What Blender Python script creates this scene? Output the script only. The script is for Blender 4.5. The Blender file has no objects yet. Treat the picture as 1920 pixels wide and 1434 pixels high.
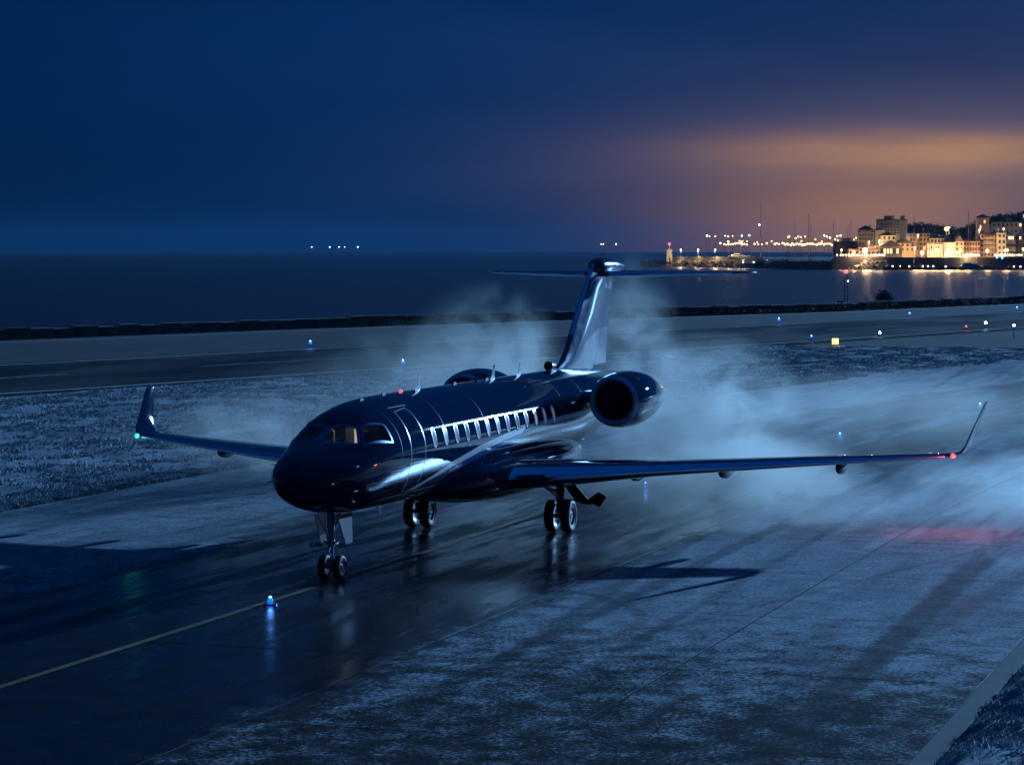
import bpy, bmesh, math, random
import numpy as np
from mathutils import Vector, Matrix, noise as mnoise

PI = math.pi
R = math.radians
rnd = random.Random(7)
scene = bpy.context.scene
COL = scene.collection

# ------------------------------------------------------------------ camera
cam_data = bpy.data.cameras.new('camera')
cam_data.sensor_width = 36.0
cam_data.lens = 36.0 * 4947.3 / 1920.0
cam_data.clip_start = 0.5
cam_data.clip_end = 30000.0
cam = bpy.data.objects.new('camera', cam_data)
COL.objects.link(cam)
cam.location = (77.304, 26.021, 8.649)
CAM_YAW, CAM_PITCH = 3.46072, -0.050882
_fw = Vector((math.cos(CAM_YAW) * math.cos(CAM_PITCH), math.sin(CAM_YAW) * math.cos(CAM_PITCH), math.sin(CAM_PITCH)))
cam.rotation_euler = _fw.to_track_quat('-Z', 'Y').to_euler()
scene.camera = cam

# ------------------------------------------------------------------ exposure
scene.view_settings.view_transform = 'Standard'
scene.view_settings.look = 'None'
scene.view_settings.exposure = 0.0
scene.view_settings.gamma = 1.0
scene.view_settings.use_curve_mapping = False
scene.cycles.use_denoising = True
scene.cycles.use_adaptive_sampling = True
scene.cycles.adaptive_threshold = 0.03
scene.cycles.max_bounces = 6
scene.cycles.volume_bounces = 0
scene.cycles.transparent_max_bounces = 10
scene.cycles.caustics_reflective = False
scene.cycles.caustics_refractive = False
scene.cycles.sample_clamp_indirect = 3.0
scene.cycles.volume_max_steps = 64
scene.cycles.volume_step_rate = 1.6

# ------------------------------------------------------------------ light direction (the apron floodlight / moon side)
SUN_AZ, SUN_EL = R(164.0), R(10.5)
SUN_DIR = Vector((math.cos(SUN_AZ) * math.cos(SUN_EL), math.sin(SUN_AZ) * math.cos(SUN_EL), math.sin(SUN_EL)))
sun_data = bpy.data.lights.new('sun', 'SUN')
sun_data.energy = 5.0
sun_data.color = (0.245, 0.545, 1.0)
sun_data.angle = R(0.5)
sun = bpy.data.objects.new('sun', sun_data)
COL.objects.link(sun)
sun.rotation_euler = SUN_DIR.to_track_quat('Z', 'Y').to_euler()
sun.location = (-60, 40, 40)


# ------------------------------------------------------------------ node helper
class NT:
    def __init__(self, tree):
        self.t = tree
        self.n = tree.nodes
        self.l = tree.links

    def node(self, kind, **kw):
        nd = self.n.new(kind)
        for k, v in kw.items():
            setattr(nd, k, v)
        return nd

    def put(self, sock, v):
        if isinstance(v, bpy.types.NodeSocket):
            self.l.new(v, sock)
        elif v is not None:
            try:
                sock.default_value = v
            except Exception:
                sock.default_value = (v, v, v)

    def m(self, op, a, b=None, c=None, clamp=False):
        nd = self.node('ShaderNodeMath', operation=op, use_clamp=clamp)
        self.put(nd.inputs[0], a)
        if b is not None: self.put(nd.inputs[1], b)
        if c is not None: self.put(nd.inputs[2], c)
        return nd.outputs[0]

    def add(self, a, b): return self.m('ADD', a, b)
    def sub(self, a, b): return self.m('SUBTRACT', a, b)
    def mul(self, a, b): return self.m('MULTIPLY', a, b)

    def vm(self, op, a, b=None, scale=None):
        nd = self.node('ShaderNodeVectorMath', operation=op)
        self.put(nd.inputs[0], a)
        if b is not None: self.put(nd.inputs[1], b)
        if scale is not None: self.put(nd.inputs['Scale'], scale)
        return nd.outputs['Value'] if op in ('LENGTH', 'DOT_PRODUCT', 'DISTANCE') else nd.outputs[0]

    def rng(self, v, a, b, c=0.0, d=1.0, smooth=True):
        nd = self.node('ShaderNodeMapRange')
        nd.interpolation_type = 'SMOOTHSTEP' if smooth else 'LINEAR'
        nd.clamp = True
        self.put(nd.inputs[0], v)
        for i, q in enumerate((a, b, c, d)): self.put(nd.inputs[i + 1], q)
        return nd.outputs[0]

    def noise(self, vec, scale, detail=3.0, rough=0.55, out='Fac', dist=0.0):
        nd = self.node('ShaderNodeTexNoise')
        if vec is not None: self.l.new(vec, nd.inputs['Vector'])
        nd.inputs['Scale'].default_value = scale
        nd.inputs['Detail'].default_value = detail
        nd.inputs['Roughness'].default_value = rough
        nd.inputs['Distortion'].default_value = dist
        return nd.outputs[out]

    def mix(self, f, a, b):
        nd = self.node('ShaderNodeMix', data_type='RGBA')
        self.put(nd.inputs[0], f)
        self.put(nd.inputs[6], a if isinstance(a, bpy.types.NodeSocket) else tuple(a) + (1.0,))
        self.put(nd.inputs[7], b if isinstance(b, bpy.types.NodeSocket) else tuple(b) + (1.0,))
        return nd.outputs[2]

    def fmix(self, f, a, b):
        nd = self.node('ShaderNodeMix', data_type='FLOAT')
        self.put(nd.inputs[0], f); self.put(nd.inputs[2], a); self.put(nd.inputs[3], b)
        return nd.outputs[0]

    def xyz(self, v):
        nd = self.node('ShaderNodeSeparateXYZ'); self.l.new(v, nd.inputs[0])
        return nd.outputs

    def comb(self, x, y, z):
        nd = self.node('ShaderNodeCombineXYZ')
        for s, v in zip(nd.inputs, (x, y, z)): self.put(s, v)
        return nd.outputs[0]

    def pos(self): return self.node('ShaderNodeNewGeometry').outputs['Position']
    def objco(self): return self.node('ShaderNodeTexCoord').outputs['Object']

    def bump(self, h, strength, dist=0.02):
        nd = self.node('ShaderNodeBump')
        self.put(nd.inputs['Strength'], strength); nd.inputs['Distance'].default_value = dist
        self.l.new(h, nd.inputs['Height'])
        return nd.outputs[0]


# ------------------------------------------------------------------ world: deep blue night sky, warm glow over the town
world = bpy.data.worlds.new('World')
scene.world = world
world.use_nodes = True
T = NT(world.node_tree)
bg = T.n['Background']
d = T.vm('NORMALIZE', T.node('ShaderNodeTexCoord').outputs['Generated'])
dx, dy, dz = T.xyz(d)
up = T.m('MAXIMUM', dz, 0.0)
sky = T.node('ShaderNodeTexSky', sky_type='NISHITA')
sky.sun_disc = False
sky.sun_elevation = SUN_EL
sky.sun_rotation = PI / 2 - SUN_AZ
sky.ozone_density = 3.0
sky.dust_density = 0.4
T.l.new(T.comb(dx, dy, T.add(T.mul(up, 0.8), 0.75)), sky.inputs['Vector'])
base = T.vm('MULTIPLY', sky.outputs[0], (0.0014, 0.0262, 0.058))
TOWN_AZ = 189.3
az = T.m('ARCTAN2', dy, dx)                                     # -pi..pi
daz = T.sub(T.m('WRAP', az, 2 * PI, 0.0), R(TOWN_AZ))
el = T.m('ARCSINE', dz)
azd = T.mul(daz, 180 / PI)                                        # degrees, negative = to the right in view
eld = T.mul(el, 180 / PI)
cl = T.noise(T.comb(T.mul(azd, 0.09), T.mul(eld, 0.55), 3.1), 1.0, 4.0, 0.55)
cl2 = T.noise(T.comb(T.mul(azd, 0.16), T.mul(eld, 1.3), 7.7), 1.0, 3.0, 0.5)
def gauss(v, c, s):
    q = T.m('DIVIDE', T.sub(v, c), s)
    return T.m('EXPONENT', T.mul(T.mul(q, q), -1.0))
eljit = T.add(eld, T.mul(T.sub(cl, 0.5), 0.9))
core = T.mul(gauss(azd, -0.2, 4.0), gauss(eljit, 2.05, 0.42))
mid = T.mul(gauss(azd, -0.5, 6.5), gauss(eljit, 1.9, 1.05))
low = T.mul(gauss(azd, 1.3, 3.6), gauss(eld, 0.5, 1.15))
wide = T.mul(gauss(azd, -2.5, 9.0), gauss(eld, 2.0, 3.0))
wide = T.mul(wide, T.rng(cl, 0.30, 0.75, 0.55, 1.25))
core = T.mul(core, T.rng(cl2, 0.25, 0.7, 0.6, 1.15))
glow = T.vm('SCALE', (0.33, 0.152, 0.055), scale=core)
glow = T.vm('ADD', glow, T.vm('SCALE', (0.085, 0.052, 0.036), scale=mid))
glow = T.vm('ADD', glow, T.vm('SCALE', (0.27, 0.118, 0.040), scale=low))
glow = T.vm('ADD', glow, T.vm('SCALE', (0.044, 0.030, 0.024), scale=wide))
dim = T.rng(cl, 0.25, 0.8, 0.88, 1.10)
dim = T.mul(dim, T.rng(azd, 9.0, 26.0, 1.0, 0.58))                 # darker away from town and harbour lights
dim = T.mul(dim, T.rng(eld, 0.0, 3.5, 0.66, 1.0))
dim = T.mul(dim, T.rng(eld, 6.0, 55.0, 1.0, 2.1))                  # extra brightness added overhead, lighting slats and fuselage top
dim = T.mul(dim, T.sub(1.0, T.m('MINIMUM', T.add(T.mul(T.add(core, low), 0.60), T.mul(wide, 0.28)), 0.8)))
T.l.new(T.vm('ADD', T.vm('SCALE', base, scale=dim), glow), bg.inputs[0])
bg.inputs[1].default_value = 1.0


# ------------------------------------------------------------------ materials
def mat(name, col, rough=0.5, metal=0.0, var=0.12, vscale=3.0, bump=0.0, bscale=30.0, coat=0.0, emit=None, estr=0.0, spec=0.5, rvar=0.0):
    m = bpy.data.materials.new(name)
    m.use_nodes = True
    t = NT(m.node_tree)
    b = t.n['Principled BSDF']
    co = t.objco()
    nz = t.noise(co, vscale, 4.0)
    f = t.rng(nz, 0.3, 0.7, 1.0 - var, 1.0 + var, smooth=False)
    t.l.new(t.vm('SCALE', tuple(col), scale=f), b.inputs['Base Color'])
    if rvar:
        t.l.new(t.rng(t.noise(co, vscale * 2.3, 3.0), 0.3, 0.7, max(0.02, rough - rvar), rough + rvar, smooth=False), b.inputs['Roughness'])
    else:
        b.inputs['Roughness'].default_value = rough
    b.inputs['Metallic'].default_value = metal
    b.inputs['Specular IOR Level'].default_value = spec
    b.inputs['Coat Weight'].default_value = coat
    b.inputs['Coat Roughness'].default_value = 0.02
    if bump:
        t.l.new(t.bump(t.noise(co, bscale, 4.0), bump), b.inputs['Normal'])
    if emit:
        b.inputs['Emission Color'].default_value = tuple(emit) + (1.0,)
        b.inputs['Emission Strength'].default_value = estr
    return m


def lamp_mat(name, col, strength):
    m = bpy.data.materials.new(name)
    m.use_nodes = True
    t = NT(m.node_tree)
    b = t.n['Principled BSDF']
    b.inputs['Base Color'].default_value = (0.02, 0.02, 0.02, 1)
    nz = t.noise(t.objco(), 5.0, 2.0)
    t.l.new(t.vm('SCALE', tuple(col), scale=t.rng(nz, 0.2, 0.8, 0.9, 1.1)), b.inputs['Emission Color'])
    b.inputs['Emission Strength'].default_value = strength
    return m


def glass_mat(name, tint, rough=0.03):
    m = bpy.data.materials.new(name)
    m.use_nodes = True
    t = NT(m.node_tree)
    out = t.n['Material Output']
    t.n.remove(t.n['Principled BSDF'])
    tr = t.node('ShaderNodeBsdfTransparent')
    t.l.new(t.vm('SCALE', tuple(tint), scale=t.rng(t.noise(t.objco(), 1.5), 0.3, 0.7, 0.93, 1.05)), tr.inputs[0])
    gl = t.node('ShaderNodeBsdfGlossy')
    gl.inputs['Roughness'].default_value = rough
    gl.inputs[0].default_value = (0.9, 0.95, 1, 1)
    fr = t.node('ShaderNodeFresnel'); fr.inputs[0].default_value = 1.5
    mx = t.node('ShaderNodeMixShader')
    t.l.new(fr.outputs[0], mx.inputs[0]); t.l.new(tr.outputs[0], mx.inputs[1]); t.l.new(gl.outputs[0], mx.inputs[2])
    t.l.new(mx.outputs[0], out.inputs[0])
    return m


M = {}
M['paint'] = mat('aircraft_paint', (0.006, 0.020, 0.060), 0.022, 0.0, var=0.1, vscale=0.6, coat=0.12, spec=0.28)
M['tailpaint'] = mat('tail_paint', (0.018, 0.042, 0.105), 0.22, 0.45, var=0.1, vscale=0.8, coat=0.8, rvar=0.05)
M['slat'] = mat('slat_metal', (0.42, 0.70, 1.0), 0.36, 0.9, var=0.06, vscale=1.2, rvar=0.06)
M['chrome'] = mat('bare_metal', (0.62, 0.68, 0.76), 0.16, 1.0, var=0.08, vscale=4.0, rvar=0.05)
M['white'] = mat('stripe_white', (0.86, 0.88, 0.90), 0.32, 0.10, var=0.04, coat=0.6)
M['blue'] = mat('stripe_blue', (0.012, 0.055, 0.32), 0.22, 0.0, var=0.08, coat=0.8)
M['frame'] = mat('window_frame', (0.10, 0.20, 0.42), 0.35, 0.3, var=0.08, vscale=3.0)
M['ring'] = mat('window_ring', (0.80, 0.84, 0.88), 0.3, 0.35, var=0.06, vscale=6.0)
M['pane'] = mat('cabin_pane', (0.16, 0.20, 0.27), 0.10, 0.0, var=0.25, vscale=6.0, coat=0.8, emit=(0.32, 0.48, 0.80), estr=0.42)
M['pane_b'] = mat('cabin_pane_blind', (0.22, 0.25, 0.30), 0.2, 0.0, var=0.3, vscale=5.0, coat=0.8, emit=(0.40, 0.52, 0.78), estr=0.62)
M['pane_c'] = mat('cabin_pane_dim', (0.10, 0.13, 0.19), 0.08, 0.0, var=0.3, vscale=7.0, coat=0.8, emit=(0.32, 0.46, 0.80), estr=0.26)
M['glass'] = glass_mat('cockpit_glass', (0.78, 0.82, 0.84))
M['glassdark'] = glass_mat('cockpit_glass_dark', (0.34, 0.36, 0.42))
M['lip'] = mat('inlet_lip_metal', (0.48, 0.58, 0.72), 0.34, 0.5, var=0.08, vscale=2.0)
M['duct'] = mat('inlet_duct_lining', (0.020, 0.024, 0.032), 0.5, 0.0, var=0.2)
M['probe'] = mat('probe_metal', (0.16, 0.18, 0.22), 0.6, 0.4, var=0.15)
M['seam'] = mat('panel_seam', (0.012, 0.018, 0.035), 0.5, var=0.2)
M['black'] = mat('black_rubber_trim', (0.006, 0.006, 0.007), 0.6, 0.0, var=0.2, spec=0.12)
M['tyre'] = mat('tyre_rubber', (0.009, 0.009, 0.010), 0.62, 0.0, var=0.3, vscale=9.0, bump=0.2, bscale=60)
M['rim'] = mat('rim_alloy', (0.45, 0.48, 0.56), 0.32, 0.8, var=0.12, vscale=9.0)
M['strut'] = mat('strut_metal', (0.30, 0.31, 0.37), 0.36, 0.75, var=0.25, vscale=12.0, rvar=0.1)
M['gearpaint'] = mat('gear_paint', (0.050, 0.040, 0.048), 0.6, 0.0, var=0.2, vscale=6.0, spec=0.12)
M['seat'] = mat('seat_leather', (0.42, 0.27, 0.21), 0.5, var=0.15)
M['interior'] = mat('cockpit_lining', (0.14, 0.16, 0.17), 0.7, var=0.15)
M['panel'] = mat('cockpit_panel', (0.55, 0.50, 0.40), 0.6, var=0.1, emit=(1.0, 0.86, 0.62), estr=0.5)
M['dashboard'] = mat('dashboard', (0.012, 0.013, 0.016), 0.7, var=0.2)
M['red'] = lamp_mat('red_lamp', (1.0, 0.05, 0.06), 9.0)
M['beacon'] = lamp_mat('beacon_lamp', (1.0, 0.10, 0.12), 1.6)
M['redhot'] = lamp_mat('red_nav_lamp', (1.0, 0.035, 0.05), 6.0)
M['greenhot'] = lamp_mat('green_nav_lamp', (0.04, 0.85, 0.60), 2.6)
M['bluelamp'] = lamp_mat('blue_glass_globe', (0.0, 0.10, 1.0), 2.6)
M['bluecore'] = lamp_mat('blue_lamp_filament', (0.12, 0.36, 1.0), 42.0)
M['whitelamp'] = lamp_mat('white_lamp', (0.75, 0.95, 1.0), 9.0)
M['warmlamp'] = lamp_mat('sodium_lamp', (1.0, 0.62, 0.22), 4.5)
M['palelamp'] = lamp_mat('pale_lamp', (1.0, 0.82, 0.55), 6.0)
M['cyanlamp'] = lamp_mat('cyan_lamp', (0.10, 0.55, 1.0), 4.0)
M['litwindow'] = lamp_mat('lit_window', (1.0, 0.74, 0.40), 1.6)
M['signface'] = lamp_mat('sign_face', (1.0, 0.80, 0.20), 2.2)


# ------------------------------------------------------------------ mesh helper
class MB:
    def __init__(self):
        self.v = []; self.f = []

    def box(self, c, s, rz=0.0, mtx=None):
        b = len(self.v)
        cz, sz = math.cos(rz), math.sin(rz)
        for k in (-1, 1):
            for j in (-1, 1):
                for i in (-1, 1):
                    x, y, z = i * s[0] / 2, j * s[1] / 2, k * s[2] / 2
                    self.v.append((c[0] + x * cz - y * sz, c[1] + x * sz + y * cz, c[2] + z))
        for q in ((0, 2, 3, 1), (4, 5, 7, 6), (0, 1, 5, 4), (2, 6, 7, 3), (0, 4, 6, 2), (1, 3, 7, 5)):
            self.f.append(tuple(b + i for i in q))
        return self

    def rings(self, rings, close=True, cap0=True, cap1=True):
        b = len(self.v); n = len(rings[0])
        for r in rings: self.v.extend(tuple(p) for p in r)
        for i in range(len(rings) - 1):
            for j in range(n if close else n - 1):
                k = (j + 1) % n
                self.f.append((b + i * n + j, b + i * n + k, b + (i + 1) * n + k, b + (i + 1) * n + j))
        if cap0: self.f.append(tuple(b + j for j in range(n))[::-1])
        if cap1: self.f.append(tuple(b + (len(rings) - 1) * n + j for j in range(n)))
        return self

    def tube(self, p0, p1, r0, r1=None, n=10):
        p0, p1 = Vector(p0), Vector(p1)
        r1 = r0 if r1 is None else r1
        dd = (p1 - p0).normalized()
        a = dd.orthogonal().normalized(); b = dd.cross(a)
        mk = lambda p, r: [p + (a * math.cos(2 * PI * i / n) + b * math.sin(2 * PI * i / n)) * r for i in range(n)]
        return self.rings([mk(p0, r0), mk(p1, r1)])

    def lathe(self, prof, origin, axis='x', n=32, cap0=False, cap1=False):
        o = origin; rs = []
        for a, r in prof:
            ring = []
            for i in range(n):
                c, s = math.cos(2 * PI * i / n) * r, math.sin(2 * PI * i / n) * r
                ring.append({'x': (o[0] + a, o[1] + c, o[2] + s), 'y': (o[0] + s, o[1] + a, o[2] + c), 'z': (o[0] + c, o[1] + s, o[2] + a)}[axis])
            rs.append(ring)
        return self.rings(rs, True, cap0, cap1)

    def sphere(self, c, r, n=10, m=6, sz=1.0):
        prof = [(-r * sz * math.cos(PI * i / m), max(1e-4, r * math.sin(PI * i / m))) for i in range(m + 1)]
        return self.lathe(prof, c, 'z', n)

    def poly(self, pts):
        b = len(self.v); self.v.extend(tuple(p) for p in pts); self.f.append(tuple(range(b, b + len(pts)))); return self

    def prism(self, pts, h):
        # pts: bottom polygon, extruded along vector h
        h = Vector(h)
        return self.rings([[Vector(p) for p in pts], [Vector(p) + h for p in pts]])

    def mesh(self, name, smooth=False):
        me = bpy.data.meshes.new(name)
        me.from_pydata(self.v, [], self.f)
        me.validate(); me.update()
        bm = bmesh.new(); bm.from_mesh(me)
        bmesh.ops.remove_doubles(bm, verts=bm.verts, dist=1e-5)
        bmesh.ops.recalc_face_normals(bm, faces=bm.faces)
        if smooth:
            for f in bm.faces: f.smooth = True
            if smooth is not True:
                for e in bm.edges:
                    if len(e.link_faces) == 2 and e.calc_face_angle(0) > R(smooth): e.smooth = False
        bm.to_mesh(me); bm.free()
        return me

    def build(self, name, m, parent=None, smooth=False, loc=None):
        return link(name, self.mesh(name, smooth), m, parent, loc)


def link(name, me, m, parent=None, loc=None):
    o = bpy.data.objects.new(name, me)
    if m is not None:
        if len(me.materials) == 0: me.materials.append(m)
    COL.objects.link(o)
    if parent is not None: o.parent = parent
    if loc is not None: o.location = loc
    return o


def tag(o, label=None, cat=None, group=None, kind=None):
    if label: o['label'] = label
    if cat: o['category'] = cat
    if group: o['group'] = group
    if kind: o['kind'] = kind
    return o


def empty(name, loc, rz=0.0, label=None, cat=None, group=None):
    o = bpy.data.objects.new(name, None)
    COL.objects.link(o)
    o.location = loc; o.rotation_euler = (0, 0, rz); o.empty_display_size = 0.2
    return tag(o, label, cat, group)


def copy_tree(o, parent=None):
    c = o.copy(); COL.objects.link(c); c.parent = parent
    for ch in list(o.children): copy_tree(ch, c)
    return c


def pchip(x, X, Y):
    n = len(X); h = [X[i + 1] - X[i] for i in range(n - 1)]
    dd = [(Y[i + 1] - Y[i]) / h[i] for i in range(n - 1)]
    mm = [0.0] * n
    for i in range(1, n - 1):
        if dd[i - 1] * dd[i] > 0:
            w1 = 2 * h[i] + h[i - 1]; w2 = h[i] + 2 * h[i - 1]
            mm[i] = (w1 + w2) / (w1 / dd[i - 1] + w2 / dd[i])
    mm[0], mm[-1] = dd[0], dd[-1]
    i = 0
    while i < n - 2 and x > X[i + 1]: i += 1
    t = (x - X[i]) / h[i]
    return (1 + 2 * t) * (1 - t) ** 2 * Y[i] + t * (1 - t) ** 2 * h[i] * mm[i] + t * t * (3 - 2 * t) * Y[i + 1] + t * t * (t - 1) * h[i] * mm[i + 1]


def vnoise(x, y, seed=0):
    # vectorised value noise
    xi, yi = np.floor(x).astype(np.int64), np.floor(y).astype(np.int64)
    xf, yf = x - xi, y - yi
    u, v = xf * xf * (3 - 2 * xf), yf * yf * (3 - 2 * yf)
    def hsh(a, b):
        q = (a * 374761393 + b * 668265263 + seed * 1442695041) & 0xFFFFFFFF
        q = ((q ^ (q >> 13)) * 1274126177) & 0xFFFFFFFF
        return ((q ^ (q >> 16)) & 0xFFFF) / 65535.0
    return (hsh(xi, yi) * (1 - u) + hsh(xi + 1, yi) * u) * (1 - v) + (hsh(xi, yi + 1) * (1 - u) + hsh(xi + 1, yi + 1) * u) * v

# ================================================================== SETTING
def yc(x):                                     # centreline of the taxiway: straight, then bending to the right of the picture
    return 0.2 + (0.00105 * x * x if x < 0 else 0.0)

SEA_Z = -2.0
SHORE = [(60, -178), (-144, -98), (-189, -84), (-243, -63), (-281, -47), (-343, -29.5), (-420, -4), (-620, 70)]

# --- pavement material (asphalt, wet in the middle, hoar frost on the rest)
def pavement_material():
    m = bpy.data.materials.new('pavement'); m.use_nodes = True
    t = NT(m.node_tree); b = t.n['Principled BSDF']
    p = t.pos(); x, y, z = t.xyz(p)
    xn = t.m('MINIMUM', x, 0.0)
    cy = t.add(t.mul(t.mul(xn, xn), 0.00105), 0.2)
    off = t.sub(y, cy)
    ab = t.m('ABSOLUTE', off)
    big = t.noise(p, 0.16, 4.0, 0.6)
    med = t.noise(p, 1.1, 4.0, 0.6)
    fine = t.noise(p, 9.0, 5.0, 0.7)
    streak = t.noise(t.vm('MULTIPLY', p, (0.045, 0.34, 1.0)), 1.0, 4.0, 0.6, dist=0.4)
    streak2 = t.noise(t.vm('MULTIPLY', p, (0.11, 0.9, 1.0)), 1.0, 4.0, 0.62, dist=0.3)
    edge = t.add(ab, t.mul(t.sub(big, 0.5), 4.0))
    edge = t.add(edge, t.mul(t.sub(med, 0.5), 1.6))
    edge = t.add(edge, t.mul(t.sub(fine, 0.5), 0.9))
    frost = t.rng(edge, 5.7, 7.0)
    # far part: thin streaky frost over the wet middle too
    far = t.rng(t.mul(x, -1.0), 4.0, 46.0)
    thin = t.mul(t.rng(streak, 0.46, 0.66), far)
    frost = t.m('MAXIMUM', frost, t.mul(thin, 0.85))
    patch = t.rng(streak2, 0.30, 0.62, 0.42, 1.0)
    frost = t.mul(frost, t.fmix(t.rng(x, -30.0, 5.0), patch, t.rng(streak2, 0.25, 0.62, 0.62, 1.0)))
    frost_full = frost
    # tyre tracks that wiped the frost away, and two thin diagonal bands of less frost
    def track(px, py, qx, qy, w, amt):
        L = math.hypot(qx - px, qy - py); nx, ny = -(qy - py) / L, (qx - px) / L
        dd = t.m('ABSOLUTE', t.add(t.add(t.mul(x, nx), t.mul(y, ny)), -(nx * px + ny * py)))
        dd = t.add(dd, t.mul(t.sub(med, 0.5), 0.5 * w))
        return t.rng(dd, w * 0.45, w, 1.0 - amt, 1.0)
    for a in ((40.0, 16.3, -6.0, 15.3, 0.55, 0.62), (40.0, 8.6, 4.0, 8.3, 0.35, 0.45), (26.7, 18.8, 33.3, 11.9, 0.14, 0.55), (29.0, 19.0, 34.9, 12.4, 0.14, 0.55),
              (40.0, 9.7, 6.0, 7.0, 0.30, 0.4), (40, 14.2, 14, 16.6, 0.5, 0.3), (40.0, 10.9, -20.0, 9.6, 0.22, 0.35), (36.0, 6.6, 8.0, 13.5, 0.16, 0.3)):
        frost = t.mul(frost, track(*a))
    for cxx, cyy, rr, w, amt in ((30.0, 13.0, 6.6, 0.22, 0.45), (20.0, 2.5, 7.4, 0.25, 0.4), (34.0, 20.0, 12.0, 0.2, 0.3)):
        dd = t.m('ABSOLUTE', t.sub(t.vm('LENGTH', t.comb(t.sub(x, cxx), t.sub(y, cyy), 0.0)), rr))
        frost = t.mul(frost, t.rng(t.add(dd, t.mul(t.sub(med, 0.5), 0.2)), w * .5, w, 1.0 - amt, 1.0))
    vor = t.node('ShaderNodeTexVoronoi', feature='DISTANCE_TO_EDGE'); vor.inputs['Scale'].default_value = 0.16
    t.l.new(t.vm('ADD', p, t.vm('SCALE', t.noise(p, 0.9, 4.0, 0.6, out='Color'), scale=2.2)), vor.inputs['Vector'])
    crack = t.rng(vor.outputs['Distance'], 0.0015, 0.006, 0.0, 1.0)
    frost = t.mul(frost, t.add(0.45, t.mul(crack, 0.55)))
    # hoar frost crust, closed by the aircraft, thinned nearer to paint the floodlight's falloff
    kk = t.rng(t.add(x, t.mul(t.sub(big, 0.5), 22.0)), 4.0, 34.0, 1.0, 0.34)
    crust = t.add(t.add(t.mul(fine, 0.45), t.mul(med, 0.30)), t.mul(t.noise(p, 26.0, 4.0, 0.75), 0.25))
    frost = t.mul(frost, t.rng(crust, t.sub(0.60, t.mul(kk, 0.34)), t.sub(0.70, t.mul(kk, 0.26))))
    grain = t.rng(t.noise(p, 34.0, 3.0, 0.8), 0.25, 0.75, 0.5, 1.25)
    asph = t.mix(t.rng(med, 0.3, 0.7), (0.010, 0.012, 0.016), (0.022, 0.026, 0.032))
    ice = t.vm('SCALE', (0.56, 0.63, 0.70), scale=t.mul(t.mul(grain, t.rng(fine, 0.3, 0.7, 0.45, 1.2)), t.rng(med, 0.3, 0.7, 0.72, 1.15)))
    # bright glare painted as near-white frost on the right-hand slabs behind the wing
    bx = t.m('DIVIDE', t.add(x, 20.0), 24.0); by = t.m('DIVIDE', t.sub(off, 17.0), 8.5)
    glare_mask = t.rng(t.add(t.add(t.mul(bx, bx), t.mul(by, by)), t.mul(t.sub(streak, 0.5), 3.2)), 0.35, 1.15, 1.0, 0.0)
    glare_mask = t.mul(glare_mask, t.rng(streak2, 0.30, 0.60, 0.35, 1.0))
    frost = t.m('MAXIMUM', frost, t.mul(glare_mask, 0.9))
    ice = t.mix(t.mul(glare_mask, 0.85), ice, (0.84, 0.87, 0.90))
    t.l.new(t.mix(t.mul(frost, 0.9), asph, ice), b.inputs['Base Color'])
    wet = t.fmix(far, t.rng(streak2, 0.35, 0.7, 0.17, 0.42), 0.55)
    t.l.new(t.fmix(frost_full, wet, 0.80), b.inputs['Roughness'])
    t.l.new(t.fmix(frost, t.fmix(frost_full, t.fmix(far, 0.12, 0.04), 0.03), 0.28), b.inputs['Specular IOR Level'])
    h = t.add(t.mul(fine, 1.0), t.mul(t.noise(p, 34.0, 3.0, 0.8), 0.6))
    t.l.new(t.bump(h, t.fmix(frost, 0.05, 0.95), 0.04), b.inputs['Normal'])
    return m

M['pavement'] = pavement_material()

def ground_material(name, dark, pale, frost_lo, frost_hi):
    m = bpy.data.materials.new(name); m.use_nodes = True
    t = NT(m.node_tree); b = t.n['Principled BSDF']
    p = t.pos()
    a = t.noise(p, 0.35, 5.0, 0.65); c = t.noise(p, 2.3, 5.0, 0.7); e = t.noise(p, 11.0, 4.0, 0.7)
    s = t.noise(t.vm('MULTIPLY', p, (0.05, 0.25, 1)), 1.0, 4.0)
    f = t.add(t.add(t.mul(a, 0.35), t.mul(c, 0.4)), t.add(t.mul(e, 0.15), t.mul(s, 0.25)))
    t.l.new(t.mix(t.rng(f, frost_lo, frost_hi), dark, pale), b.inputs['Base Color'])
    b.inputs['Roughness'].default_value = 0.9
    b.inputs['Specular IOR Level'].default_value = 0.2
    t.l.new(t.bump(t.add(c, t.mul(e, 0.5)), 0.8, 0.08), b.inputs['Normal'])
    return m

M['grass'] = ground_material('frosted_turf', (0.035, 0.05, 0.055), (0.42, 0.48, 0.53), 0.36, 0.68)
M['turffar'] = ground_material('thin_frost_turf', (0.020, 0.027, 0.030), (0.075, 0.09, 0.10), 0.42, 0.72)

def frosty_blades():
    m = bpy.data.materials.new('frosted_blades'); m.use_nodes = True
    t = NT(m.node_tree); b = t.n['Principled BSDF']
    p = t.pos()
    f = t.add(t.mul(t.noise(p, 0.8, 4.0), 0.6), t.mul(t.noise(p, 7.0, 2.0), 0.4))
    t.l.new(t.mix(t.rng(f, 0.35, 0.65), (0.20, 0.25, 0.26), (0.48, 0.54, 0.60)), b.inputs['Base Color'])
    b.inputs['Roughness'].default_value = 0.7
    return m
M['blades'] = frosty_blades()

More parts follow.
